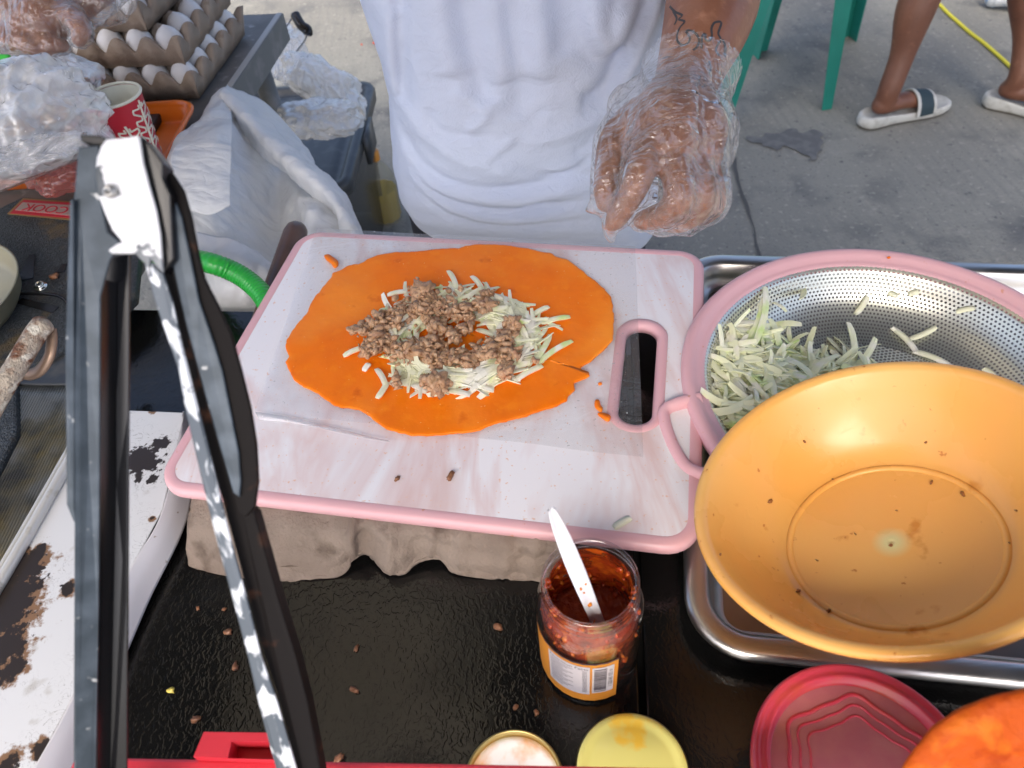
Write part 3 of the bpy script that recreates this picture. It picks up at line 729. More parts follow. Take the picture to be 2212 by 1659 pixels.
o = solid(mk("bowl_body", lathe(prof, BO, BN, 128), bowlm, bowl), .0018, 1)
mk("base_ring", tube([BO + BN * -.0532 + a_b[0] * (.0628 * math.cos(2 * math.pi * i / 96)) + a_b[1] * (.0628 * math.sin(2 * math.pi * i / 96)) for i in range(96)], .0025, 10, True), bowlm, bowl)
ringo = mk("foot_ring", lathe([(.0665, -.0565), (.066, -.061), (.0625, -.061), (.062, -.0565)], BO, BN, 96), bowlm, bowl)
# bits stuck to the bowl
speck = Mt("brown_speck", (.28, .11, .03), .5)
bits = [((1925, 1180), .0016), ((1665, 1085), .0022), ((2013, 1043), .0018), ((2080, 1068), .0022), ((1800, 1038), .0012), ((1848, 1155), .0012), ((1765, 1212), .0012), ((1725, 1278), .0018), ((1790, 1322), .0020), ((1557, 1200), .0015), ((2180, 1175), .0012), ((2000, 958), .0012), ((1738, 956), .0014), ((2195, 1105), .0012), ((1937, 1105), .0012)]
dgp = bpy.context.evaluated_depsgraph_get()
def bvh_of(o):
    me = bpy.data.meshes.new_from_object(o.evaluated_get(bpy.context.evaluated_depsgraph_get())); M = Matrix.Translation(wloc(o))
    return BVHTree.FromPolygons([M @ v.co for v in me.vertices], [tuple(p.vertices) for p in me.polygons])
bbv = bvh_of(o)
mb = MB()
for k, ((x, y), s) in enumerate(bits):
    h = bbv.ray_cast(CAM, ray(x, y).normalized())
    if h[0] is not None: mk("stuck_bit", lump(h[0] + BN * .0010, s, (1, .7, .35), .5, 1, k * 1.7), speck, bowl)

# embossed moulding mark on the bowl's base
def textobj(body, size, mat_, parent, M, name, ext=.0002):
    cu__ = bpy.data.curves.new("txt", 'FONT'); cu__.body = body; cu__.size = size; cu__.extrude = ext; cu__.align_x = 'CENTER'; cu__.align_y = 'CENTER'
    to = bpy.data.objects.new("txt", cu__); COL.objects.link(to)
    dg = bpy.context.evaluated_depsgraph_get(); me = bpy.data.meshes.new_from_object(to.evaluated_get(dg))
    bpy.data.objects.remove(to); bpy.data.curves.remove(cu__)
    Vv = [M @ v.co for v in me.vertices]; Ff = [tuple(p.vertices) for p in me.polygons]; bpy.data.meshes.remove(me)
    return mk(name, (Vv, Ff), mat_, parent, False)
a_, b_, n_ = frame(BN)
def onbowl(x, y, lift):
    d = ray(x, y); P0 = BO + BN * (-.0552 + lift); t = (P0 - CAM).dot(BN) / d.dot(BN); return CAM + d * t
def basis(p0, px1, lift, fn_):
    ex = (fn_(*px1, lift) - p0).normalized(); ez = BN; ey = ez.cross(ex)
    return Matrix(((ex.x, ey.x, ez.x, p0.x), (ex.y, ey.y, ez.y, p0.y), (ex.z, ey.z, ez.z, p0.z), (0, 0, 0, 1)))
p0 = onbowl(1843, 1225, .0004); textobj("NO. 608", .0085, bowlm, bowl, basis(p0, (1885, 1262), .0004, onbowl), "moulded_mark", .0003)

# ================================================================== SAUCE JAR
JC = Vector((.0355, .222, 0)); JH = .112
glass = Mt("clear_glass", (.35, .33, .30), .03, 0, .8)
lw = glass.node("ShaderNodeLayerWeight"); lw.inputs[0].default_value = .25
glass.bump(glass.tex('noise', 60, det=2), .08, .001)
glass.clear(glass.ramp(lw.outputs["Facing"], 0, 1, .0, .07), .03, 2.2)
J = thing("sauce_jar", "open glass jar of red chilli sauce with a white plastic spoon in it", "jar", JC)
outp = [(.0001, .004), (.026, .003), (.031, .001), (.0335, .004), (.0345, .012), (.0348, .080), (.0340, .088), (.0315, .093), (.0300, .0955), (.0300, .0975), (.0315, .0985), (.0300, .0995), (.0298, .103), (.0308, .104), (.0298, .1055), (.0298, .109), (.0305, .1105), (.0295, .112), (.0278, .1115), (.0268, .1095), (.0268, .098), (.0278, .094), (.0310, .088), (.0322, .080), (.0322, .010), (.029, .006), (.0001, .006)]
mk("glass_body", lathe(outp, JC, seg=96), glass, J)
sauce = Mt("chilli_sauce", (.36, .045, .010), .18, 0, .5)
sauce.var((.55, .10, .01), 90, .5, .62, det=4).var((.10, .012, .004), 70, .55, .7, det=4)
sauce.bump(sauce.tex('noise', 220, det=4), .8, .003)
sauce.clear(sauce.ramp(sauce.tex('noise', 62, det=5, dist=.8), .38, .45, .5, 1))
sauce.sss(.1, (.8, .2, .05), .003)
mk("sauce_smear", lathe([(.0262, .104), (.0264, .097), (.0300, .0885), (.0317, .080), (.0317, .012), (.029, .0075)], JC, seg=80), sauce, J)
sauce2 = Mt("chilli_paste", (.34, .05, .012), .2); sauce2.var((.42, .06, .01), 120, .5, .65, det=4).bump(sauce2.tex('noise', 150, det=4), 1, .004)
mk("sauce", lathe([(.0001, .036), (.01, .034), (.02, .037), (.027, .041), (.0312, .047), (.0312, .010), (.0001, .008)], JC, seg=48), sauce2, J)
mb = MB(); r2 = random.Random(5)
for k in range(120):
    a = r2.uniform(0, 6.28); h = r2.uniform(.045, .10); rr_ = .0305 if h < .086 else (.0268 if h > .092 else .029)
    if -2.4 < a < -.9 and r2.random() < .3: continue
    if .9 < a < 2.2 and h > .05 and r2.random() < .75: continue
    mb.add(lump(JC + Vector((math.cos(a) * rr_, math.sin(a) * rr_, h)), r2.uniform(.0012, .0032), (1, .8, .6), .5, 1, k))
sch = Mt("chilli_chunk", (.42, .05, .008), .2); sch.var((.60, .15, .01), 200, .5, .6); mk("chilli_chunks", mb.vf(), sch, J)
# wrap label on the jar: seen side faces the camera
orange_l = Mt("label_orange", (.62, .24, .03), .45); white_l = Mt("label_white", (.55, .52, .56), .45); ink = Mt("label_ink", (.04, .03, .05), .6)
RL = .0351
def jp(a, z, r_=RL): return JC + Vector((math.sin(R(a)) * r_, -math.cos(R(a)) * r_, z))
def band(a0, a1, z0, z1, r_, k=14):
    V = []; Fc = []
    for i in range(k + 1):
        a = a0 + (a1 - a0) * i / k; V += [jp(a, z0, r_), jp(a, z1, r_)]
        if i: Fc.append((2 * i - 2, 2 * i, 2 * i + 1, 2 * i - 1))
    return V, Fc
lab = mk("paper_label", band(-150, 23, .006, .068, RL), orange_l, J)
mk("label_strip", band(-150, 23, .0665, .0684, RL + .0001), ink, lab)
mk("nutrition_panel", band(-57, -8, .018, .0635, RL + .0002), white_l, lab)
mk("barcode_panel", band(-5.5, 18, .0205, .0625, RL + .0002), white_l, lab)
mb = MB(); r2 = random.Random(2); z = .0225
while z < .0600:
    h = r2.choice([.0004, .0008, .0012]); mb.add(band(-3.5, 10, z, z + h, RL + .0003, 4)); z += h + r2.choice([.0004, .0008])
mk("barcode", mb.vf(), ink, lab)
def jartext(body, size, a_mid, z, name, vertical=False):
    cu__ = bpy.data.curves.new("txt", 'FONT'); cu__.body = body; cu__.size = size; cu__.align_x = 'CENTER'; cu__.align_y = 'CENTER'
    to = bpy.data.objects.new("txt", cu__); COL.objects.link(to)
    dg = bpy.context.evaluated_depsgraph_get(); me = bpy.data.meshes.new_from_object(to.evaluated_get(dg))
    bpy.data.objects.remove(to); bpy.data.curves.remove(cu__); V = []
    for v in me.vertices:
        x, y = (v.co.y, -v.co.x) if vertical else (v.co.x, v.co.y)
        V.append(jp(a_mid + math.degrees(x / RL), z + y, RL + .0003))
    Ff = [tuple(p.vertices) for p in me.polygons]; bpy.data.meshes.remove(me)
    mk(name, (V, Ff), ink, lab, False)
jartext("Nutrition Facts", .0045, -32, .0600, "heading")
jartext("4 1351 041083 1 ", .0042, 14, .0415, "barcode_digits", True)
mb = MB()
for i in range(15):
    z = .0560 - i * .0024; mb.add(band(-54, -26 - 6 * (i % 3), z, z + .0006, RL + .0003, 6)); mb.add(band(-16, -11, z, z + .0006, RL + .0003, 2))
mk("small_print", mb.vf(), ink, lab)
# spoon (rests in the jar: its own thing)
spm = Mt("white_plastic", (.75, .75, .80), .3); spm.sss(.2, (.8, .8, .8), .004)
s0 = atd(1190, 1098, .436); s1 = JC + Vector((.005, -.016, .074))
sa = (s1 - s0).normalized()
rings = [(0, .0022), (.05, .0036), (.25, .0056), (.5, .0060), (.75, .0052), (.94, .0044), (1.0, .0052), (1.06, .0085), (1.15, .0115), (1.25, .0105), (1.33, .0045)]
Lh = (s1 - s0).length; vw = (CAM - s0).normalized(); sx = sa.cross(vw).normalized(); szn = sx.cross(sa).normalized()
sb2 = Vector((.30, .30, -1)).normalized()
V, Fc = [], []
for i, (t, wd) in enumerate(rings):
    p = s0 + sa * (Lh * min(t, 1)) + sb2 * (Lh * max(0, t - 1)); dipz = -.003 * math.sin(max(0, (t - 1.0) / .33) * math.pi) if t > 1.0 else 0
    for (u_, v_) in ((-1, .0), (-.85, .0016), (-.4, .0004 + dipz), (0, dipz), (.4, .0004 + dipz), (.85, .0016), (1, .0), (.6, -.0010 + dipz), (-.6, -.0010 + dipz)):
        V.append(p + sx * (u_ * wd) + szn * v_)
for i in range(len(rings) - 1):
    for j in range(9): Fc.append((i * 9 + j, i * 9 + (j + 1) % 9, (i + 1) * 9 + (j + 1) % 9, (i + 1) * 9 + j))
Fc += [tuple(range(9)), tuple((len(rings) - 1) * 9 + j for j in range(8, -1, -1))]
sp = solo("plastic_spoon", (V, Fc), spm, "white plastic spoon standing in the open sauce jar", "spoon"); subd(sp, 1)
mb = MB()
for t_, o_, s_ in ((.62, .002, .0012), (.60, -.002, .0009), (.66, .001, .0008), (.76, .0005, .0018), (.9, .002, .0014), (1.02, .001, .001)):
    mb.add(lump(s0 + sa * Lh * t_ + sx * o_ + szn * .0008, s_, (1, 1, .4), .3, 1, t_ * 9))
ss_ = Mt("orange_drop", (.7, .22, .02), .2); mk("sauce_drops", mb.vf(), ss_, sp)

# ================================================================== LIDS
gold = Mt("gold_metal", (.55, .43, .17), .3, 1); lidw = Mt("lid_liner", (.66, .64, .62), .35); lidw.var((.62, .34, .18), 40, .5, .65, det=4)
L1 = thing("upturned_jar_lid", "upturned gold jar lid with a white orange stained liner on the black table", "jar lid", (-.025, .14, 0))
LC = Vector((-.025, .14, 0))
mk("metal_rim", lathe([(.029, .001), (.0315, .001), (.0325, .004), (.0325, .009), (.0318, .0105), (.0308, .0100), (.0306, .004), (.029, .0025), (.029, .001)], LC, seg=80), gold, L1)
mk("liner", lathe([(.0304, .0030), (.029, .0042), (.0262, .0045), (.0245, .0032), (.012, .0028), (.0001, .0028)], LC, seg=64), lidw, L1)
yl = Mt("yellow_green_lid", (.60, .56, .17), .32); yl.var((.70, .45, .05), 45, .56, .66, det=4).coat(.4, .1).bump(yl.tex('noise', 90, det=2), .05, .001)
LC2 = Vector((.051, .139, 0))
L2 = thing("yellow_jar_lid", "round yellow green jar lid with faint yellow smears on the black table", "jar lid", LC2)
mk("lid_top", lathe([(.0001, .0125), (.026, .0125), (.029, .0120), (.031, .0135), (.0335, .0140), (.0352, .0130)], LC2, seg=80), yl, L2)
mk("gold_edge", lathe([(.0352, .0130), (.0365, .0105), (.0367, .002), (.0355, .0005)], LC2, seg=80), gold, L2)

# ================================================================== RED LIDDED CONTAINER
RC = Vector((.176, .113, 0)); RZ = .064; RR = .062
redp = Mt("red_plastic", (.64, .06, .10), .28); redp.coat(.3, .1); redp.sss(.15, (.9, .1, .1), .004).var((.60, .09, .05), 30, .5, .7)
redc = Mt("red_clear_plastic", (.50, .17, .20), .22); redc.var((.55, .22, .22), 50, .45, .7, det=4).coat(.3, .1).bump(redc.tex('noise', 110, det=3), .12, .001)
mlk = Mt("milky_plastic", (.55, .50, .48), .3); mlk.clear(.75)
RT = thing("red_lidded_tub", "round plastic tub with a red lid embossed with wavy rings", "tub", RC)
mk("tub_body", lathe([(.050, .001), (.052, .004), (.058, .056)], RC, seg=80), mlk, RT)
lidr = mk("lid_rim", lathe([(RR - .001, RZ - .012), (RR, RZ - .003), (RR - .001, RZ), (RR - .003, RZ + .001), (RR - .0045, RZ - .0005), (RR - .0065, RZ - .0008), (RR - .008, RZ + .0005), (RR - .0095, RZ - .0005), (RR - .0105, RZ - .006), (RR - .012, RZ - .0065)], RC, seg=96), redp, RT)
mk("lid_panel", lathe([(RR - .0118, RZ - .0064), (.03, RZ - .0060), (.0001, RZ - .0060)], RC, seg=96), redc, RT)
for k, (s, amp, tk) in enumerate(((.0415, .06, .0008), (.0355, .07, .00055), (.0295, .075, .0005))):
    pts = []
    for i in range(120):
        a = 2 * math.pi * i / 120; r_ = s * (1 + amp * math.cos(6 * a + math.pi * .0) + .02 * math.cos(12 * a)); pts.append(RC + Vector((math.cos(a + 1.3) * r_, math.sin(a + 1.3) * r_, RZ - .0059)))
    mk("embossed_ring", tube(pts, tk * 1.5, 8, True), redp, RT)

# ================================================================== RED RACK RAIL
red2 = Mt("red_rack_plastic", (.62, .035, .055), .35); red2.sss(.1, (.9, .1, .1), .004)
zr_ = .10
A = at(160, 1634, zr_); B = at(2300, 1672, zr_)
rk = thing("red_plastic_rack", "red plastic rack rail with a square socket, crossing the front of the table", "rack", ((A.x + B.x) / 2, (A.y + B.y) / 2, GZ))
dr = (B - A).normalized(); nr = Vector((-dr.y, dr.x, 0)).normalized()
def rb(px0, py0, px1, py1, h0, h1, z): pass
V = []; bk = .045
def rail_box(p, q, back, front, z1, z0):
    P = [p + nr * back, q + nr * back, q - nr * front, p - nr * front]
    return [Vector((v.x, v.y, z1)) for v in P] + [Vector((v.x, v.y, z0)) for v in P], [(0, 3, 2, 1), (4, 5, 6, 7), (0, 1, 5, 4), (1, 2, 6, 5), (2, 3, 7, 6), (3, 0, 4, 7)]
bevel(mk("rail", rail_box(A, B, 0, .03, zr_, zr_ - .012), red2, rk, False), .002)
# socket block
q0, q1 = at(425, 1641, zr_ + .001), at(602, 1648, zr_ + .001); q2, q3 = at(602, 1583, zr_ + .006), at(440, 1581, zr_ + .006)
s0_, s1_, s2_, s3_ = at(492, 1638, zr_ + .006), at(592, 1640, zr_ + .006), at(592, 1603, zr_ + .006), at(500, 1601, zr_ + .006)
top_ = [Vector((v.x, v.y, zr_ + .006)) for v in (q0, q1, q2, q3)]; hol = [Vector((v.x, v.y, zr_ + .006)) for v in (s0_, s1_, s2_, s3_)]
V = top_ + hol + [v + Vector((0, 0, -.012)) for v in hol] + [v + Vector((0, -.0 if i > 1 else 0, -.016)) for i, v in enumerate(top_)]
Fc = [(0, 1, 5, 4), (1, 2, 6, 5), (2, 3, 7, 6), (3, 0, 4, 7), (4, 5, 9, 8), (5, 6, 10, 9), (6, 7, 11, 10), (7, 4, 8, 11), (8, 9, 10, 11), (0, 12, 13, 1), (1, 13, 14, 2), (2, 14, 15, 3), (3, 15, 12, 0)]
bevel(mk("socket", (V, Fc), red2, rk, False), .0012)
for p in (A + dr * .012 - nr * .015, B - dr * .012 - nr * .015):
    mk("leg", boxm((p.x, p.y, (GZ + zr_ - .012) / 2), (.02, .02, zr_ - .012 - GZ)), red2, rk, False)

# ================================================================== FRIED EMPANADA
fr = Mt("fried_crust", (.48, .075, .004), .6, 0, .2); fr.var((.64, .15, .008), 60, .52, .66, det=3).var((.34, .04, .002), 70, .55, .7, det=3)
fr.bump(fr.tex('noise', 320, det=4), .5, .002)
ec = atd(2230, 1735, .335); ex_ = cr; ey_ = cu * .94 - fw * .34; ez_ = ex_.cross(ey_).normalized()
V, Fc = [], []; NR, NA = 22, 96
for sgn in (1, -1):
    for i in range(NR + 1):
        for j in range(NA):
            a = 2 * math.pi * j / NA; rad = .064 * (1 + .035 * math.sin(3 * a + 1) + .012 * noise.noise(Vector((math.cos(a) * 5, math.sin(a) * 5, 2)))); s = i / NR
            p = ec + ex_ * (rad * s * math.cos(a)) + ey_ * (rad * s * math.sin(a))
            h = .009 * math.sqrt(max(0, 1 - s ** 2)) + .0008
            bl_ = max(0, noise.noise(p * 95) + .05) * .010 * (1 - s ** 4) + .0020 * noise.noise(p * 210) * (1 - s ** 6)
            V.append(p + ez_ * sgn * (h + bl_))
for sgn in (0, 1):
    b0 = sgn * (NR + 1) * NA
    for i in range(NR):
        for j in range(NA):
            f = (b0 + i * NA + j, b0 + (i + 1) * NA + j, b0 + (i + 1) * NA + (j + 1) % NA, b0 + i * NA + (j + 1) % NA)
            Fc.append(f if not sgn else f[::-1])
for j in range(NA):
    a, b = NR * NA + j, (NR + 1) * NA + NR * NA + j; c_, d_ = NR * NA + (j + 1) % NA, (NR + 1) * NA + NR * NA + (j + 1) % NA
    Fc.append((a, b, d_, c_))
solo("fried_empanada", (V, Fc), fr, "blistered deep orange fried empanada crust on the front rail, lower right", "empanada")

# ================================================================== TONGS
tk_black = Mt("tongs_black", (.022, .026, .032), .32, .4); tk_black.var((.16, .20, .24), 90, .55, .72, det=5).var((.50, .52, .54), 130, .68, .75, det=4).var((.30, .10, .03), 60, .72, .78, det=3)
tk_slate = Mt("tongs_slate", (.042, .058, .075), .42, .3); tk_slate.var((.09, .115, .145), 70, .4, .7, det=5).var((.55, .56, .56), 160, .68, .76, det=3)
tk_white = Mt("tongs_bare_metal", (.74, .75, .78), .35, .1); tk_white.var((.06, .075, .09), 75, .60, .63, det=3).var((.60, .62, .66), 20, .45, .7, det=4)
tk_worn = Mt("tongs_worn_edge", (.09, .11, .135), .38, .3)
wn = tk_worn.tex('noise', 120, tk_worn.co((1, .5, .5)), det=4, dist=.8); tk_worn.mix(tk_worn.ramp(wn, .495, .55), (.62, .65, .69))
tk_dark = Mt("tongs_dark", (.006, .006, .008), .25, 0, .5); tk_brown = Mt("tongs_brown", (.008, .006, .006), .6, 0, .15); tk_brown.var((.10, .04, .02), 60, .6, .75)
def td(y): return .30 + .06 * (y - 290) / 1369
def tpt(x, y, off=0): return atd(x, y, td(y) + off)
TG = thing("kitchen_tongs", "worn black metal tongs standing open in the left foreground with bare white chips", "tongs", (tpt(230, 2300).x, tpt(230, 2300).y, 0))
def plate(name, pts, off, th, m, offs=None):
    P = [tpt(x, y, off + (offs[i] if offs else 0)) for i, (x, y) in enumerate(pts)]
    o = mk(name, poly_prism(P, fw * th), m, TG, False); return bevel(o, .0006, 2)
plate("arm_spine", [(168, 318), (214, 312), (209, 400), (232, 500), (262, 525), (238, 560), (216, 640), (215, 1000), (212, 1300), (206, 1659), (206, 2350), (162, 2350), (158, 1659), (160, 1115), (150, 700), (157, 450)], 0, .0015, tk_slate)
plate("arm_flange", [(150, 432), (158, 428), (160, 1100), (166, 1138), (156, 1122), (143, 1090), (140, 760)], -.003, .004, tk_slate)
plate("arm_channel", [(213, 565), (280, 545), (278, 900), (276, 1300), (274, 1659), (272, 2350), (205, 2350), (206, 1659), (212, 1300)], .016, .0015, tk_dark)
plate("arm_web", [(209, 600), (214, 600), (210, 1659), (206, 2350), (202, 2350), (206, 1659)], .0016, .0145, tk_dark)
plate("hinge_plate", [(228, 300), (262, 297), (300, 291), (309, 350), (322, 400), (337, 452), (346, 505), (350, 560), (352, 590), (338, 575), (325, 560), (320, 600), (312, 570), (290, 548), (240, 548), (232, 540), (250, 527), (262, 522), (240, 495), (225, 460), (210, 420), (204, 380), (208, 340), (217, 315)], -.006, .0018, tk_white)
plate("hinge_side", [(300, 291), (318, 305), (337, 330), (352, 352), (352, 385), (368, 420), (375, 560), (352, 590), (346, 505), (322, 400), (309, 350)], -.003, .010, tk_dark)
plate("hinge_cap", [(171, 290), (215, 292), (240, 301), (235, 314), (200, 312), (175, 306)], -.002, .012, tk_dark)
rv = tpt(237, 413, -.0075)
mk("rivet", lathe([(.0001, .0003), (.0009, .0006), (.0011, .0016), (.0020, .0016), (.0025, .0008), (.0026, -.001)], rv, -fw, 24), steel, TG)
plate("worn_lit_edge", [(312, 560), (352, 590), (372, 650), (392, 740), (420, 850), (448, 960), (478, 1080), (505, 1190), (535, 1300), (565, 1420), (600, 1520), (640, 1659), (800, 2350), (770, 2350), (595, 1659), (560, 1530), (535, 1420), (500, 1290), (470, 1180), (445, 1080), (424, 990), (400, 890), (385, 800), (350, 700), (330, 640)], -.002, .0016, tk_worn)
plate("grip", [(335, 382), (352, 352), (372, 375), (395, 410), (412, 470), (425, 540), (440, 600), (470, 660), (498, 720), (520, 800), (540, 880), (553, 960), (557, 1040), (550, 1095), (530, 1118), (512, 1108), (500, 1060), (470, 960), (440, 850), (400, 720), (372, 600), (350, 500)], .003, .003, tk_brown)
plate("grip_face", [(350, 400), (372, 420), (392, 470), (412, 560), (430, 650), (455, 720), (480, 800), (500, 900), (516, 980), (520, 1040), (517, 1075), (503, 1065), (480, 985), (455, 900), (425, 790), (398, 690), (378, 600), (360, 500)], .001, .0018, tk_slate)
plate("inner_arm", [(350, 590), (375, 560), (420, 700), (470, 900), (520, 1080), (550, 1110), (575, 1200), (600, 1290), (640, 1420), (665, 1520), (692, 1659), (820, 2350), (790, 2350), (640, 1659), (600, 1500), (560, 1380), (520, 1230), (480, 1080), (440, 940), (400, 800), (372, 680)], .006, .010, tk_brown)

# ================================================================== LEFT: GRILL, ENAMEL COUNTER, RIBBED TRAY
ham = Mt("hammered_black", (.035, .04, .045), .45, .3)
hn = ham.tex('noise', 320, det=3, dist=1.2); ham.bump(hn, 1.0, .003); ham.mix(ham.ramp(hn, .52, .62, 0, .5), (.12, .14, .155)); ham.var((.14, .10, .05), 22, .60, .72, det=4)
def slab(pts, z, th): return poly_prism([at(x, y, z) for x, y in pts], (0, 0, -th))
GR = thing("gas_grill", "black hammered metal gas grill with a red and gold badge and a screw on top", "grill", tuple(at(120, 620, 0)))
bevel(mk("top_plate", slab([(-10, 452), (48, 424), (150, 432), (290, 447), (300, 560), (292, 640), (262, 668), (130, 760), (60, 800), (-70, 830), (-140, 600)], .034, .012), ham, GR, False), .003)
mk("body", slab([(-60, 470), (40, 450), (270, 470), (270, 640), (110, 745), (-100, 790)], .022, .022), tk_dark, GR, False)
# raised rib and the slots beside it
def wedge(a, b, w0, w1, z, h, nm, m):
    A_, B_ = at(*a, z), at(*b, z); d = (B_ - A_).normalized(); s_ = Vector((-d.y, d.x, 0))
    V = [A_ - s_ * w0, A_ + s_ * w0, B_ + s_ * w1, B_ - s_ * w1]
    mk(nm, (V + [v + Vector((0, 0, h)) for v in V], [(0, 3, 2, 1), (4, 5, 6, 7), (0, 1, 5, 4), (1, 2, 6, 5), (2, 3, 7, 6), (3, 0, 4, 7)]), m, GR, False)
wedge(cg(345, 1370), cg(270, 1640), .0035, .009, .0341, .0006, "slot", tk_dark)
wedge(cg(700, 1470), cg(650, 1560), .003, .005, .0341, .0006, "slot", tk_dark)
wedge(c4(115, 415), c4(330, 470), .004, .005, .0341, .0005, "slot", tk_dark)
pp_ = [at(*c4(*q), .038) for q in ((110, 372), (300, 378), (372, 402), (400, 440))]
mk("wire", tube(catmull(pp_, 6), .0016, 8), tk_dark, GR)
# screw
scw = at(*c4(240, 330), .036); ST_ = Mt("bright_screw", (.75, .75, .70), .18, 1)
scr_o = mk("screw", lathe([(.0001, .0038), (.0022, .0038), (.0030, .0046), (.0042, .0046), (.0046, .003), (.0050, .0012), (.0068, .0008), (.0070, 0), (.0070, -.002)], scw, (0.05, -.1, 1), 24), ST_, GR)
mk("screw_slot", boxm((scw.x, scw.y - .0004, scw.z + .0036), (.0060, .0012, .0012), .5), tk_dark, scr_o, False)
mk("screw_slot", boxm((scw.x, scw.y - .0004, scw.z + .0036), (.0012, .0060, .0012), .5), tk_dark, scr_o, False)
# badge
bz = .0355
goldb = Mt("badge_gold", (.42, .28, .12), .35, .6); redb = Mt("badge_red", (.55, .03, .05), .3)
bp = [at(*cg(x, y), bz) for x, y in ((78, 922), (250, 757), (760, 790), (1050, 812), (1050, 1005), (735, 985))]
badge = mk("badge", poly_prism(bp, (0, 0, -.0015)), goldb, GR, False)
bp2 = [at(*cg(x, y), bz + .0006) for x, y in ((108, 918), (258, 775), (760, 806), (1040, 828), (1040, 988), (735, 968))]
mk("badge_field", poly_prism(bp2, (0, 0, -.0007)), redb, badge, False)
bp3 = [at(*cg(x, y), bz + .0010) for x, y in ((162, 884), (245, 802), (760, 832), (1030, 852), (1030, 962), (735, 942))]
silv = Mt("badge_silver", (.62, .52, .46), .3, .5); mk("badge_band", poly_prism(bp3, (0, 0, -.0005)), silv, badge, False)
pA, pB = at(*cg(700, 885), bz + .0012), at(*cg(300, 850), bz + .0012)
ex1 = (pB - pA).normalized(); ey1 = Vector((0, 0, 1)).cross(ex1); pm = at(*cg(497, 868), bz + .0012)
Mb = Matrix(((ex1.x, ey1.x, 0, pm.x), (ex1.y, ey1.y, 0, pm.y), (0, 0, 1, pm.z), (0, 0, 0, 1)))
Mb = Mb @ Matrix.Diagonal((1.3, 1.2, 1, 1))
textobj("COOK", .0165, redb, badge, Mb, "badge_letters", .0003)
crumb(*c4(322, 268), .034, .0058, "reddish brown food scrap on the black hammered grill beside the screw", None, None, nm="food_scrap", cat="scrap")

# pan at the left edge
pm_ = Mt("pan_metal", (.34, .32, .24), .5, .6); pm_.var((.35, .32, .22), 18, .45, .65, det=4)
pc = at(-172, 655, .055)
solid(solo("frying_pan", lathe([(.100, .006), (.0985, .0065), (.0965, .004), (.092, -.012), (.086, -.020), (.0001, -.022)], (pc.x, pc.y, pc.z), seg=96), pm_, "round greasy metal pan cut off by the left edge of the frame", "pan"), .0015)
# crusted handle
crust = Mt("crusted_metal", (.42, .36, .29), .6, .3); crust.var((.16, .07, .035), 60, .48, .6, det=5).var((.62, .58, .50), 110, .56, .66, det=3); crust.bump(crust.tex('noise', 260, det=4), 1, .003)
hp_ = [atd(*c4(x, y), d) for x, y, d in ((-180, 1280, .60), (20, 925, .60), (120, 760, .605), (210, 610, .61), (262, 545, .612), (282, 522, .613))]
HD = solo("crusted_handle", tube(catmull(hp_, 10), [.0085] * 40 + [.0082, .0078, .0072, .0066, .0058, .005, .0042, .0035, .0028, .0016, .0008], 14), crust, "grease crusted tool handle with a rusty loop pointing over the grill", "handle")
lp_ = [atd(*c4(x, y), d) for x, y, d in ((300, 580, .62), (305, 650, .62), (290, 740, .62), (240, 820, .622), (180, 850, .624), (120, 850, .624), (60, 900, .62))]
clearish = Mt("greasy_loop", (.30, .2, .14), .3, .3); clearish.clear(.75)
mk("hang_loop", tube(catmull(lp_, 6), .0048, 8, flat=.4), clearish, HD)

# ribbed drip tray
rib_m = Mt("ribbed_metal", (.30, .30, .27), .35, .8); rib_m.var((.30, .22, .05), 14, .52, .7, det=4).var((.12, .12, .11), 30, .5, .7)
RBT = thing("ribbed_drip_tray", "greasy ribbed metal drip tray between the grill and white counter", "drip tray", tuple(at(100, 900, 0)))
fA, fB, fC, fD = at(*c4(95, 905), .026), at(*c4(560, 905), .026), at(*c4(-330, 1700), .026), at(*c4(30, 2050), .026)
V, Fc = [], []; NX, NY = 120, 10
for j in range(NY + 1):
    for i in range(NX + 1):
        u_, v_ = i / NX, j / NY; p = fA.lerp(fB, u_).lerp(fC.lerp(fD, u_), v_)
        V.append(p + Vector((0, 0, .0022 * (math.sin(u_ * 2 * math.pi * 15) ** 2) - .002)))
        if i < NX and j < NY: k = j * (NX + 1) + i; Fc.append((k, k + 1, k + NX + 2, k + NX + 1))
solid(mk("ribbed_plate", (V, Fc), rib_m, RBT), .001)
dkm = Mt("dark_steel", (.07, .075, .08), .4, .6); dkm.var((.14, .13, .11), 40, .5, .7)
bevel(mk("flat_rim", slab([(*c4(60, 830),), (*c4(115, 728),), (*c4(560, 735),), (*c4(560, 905),), (*c4(95, 905),)], .029, .01), dkm, RBT, False), .0015)
bevel(mk("inner_wall", slab([c4(-200, 1010), c4(60, 830), c4(96, 905), c4(100, 1180), c4(-60, 1500), c4(-400, 1500)], .033, .02), ham, RBT, False), .003)
mk("base", slab([c4(-400, 1500), c4(95, 905), c4(560, 905), c4(560, 1200), c4(30, 2050), c4(-400, 2050)], .018, .015), tk_dark, RBT, False)

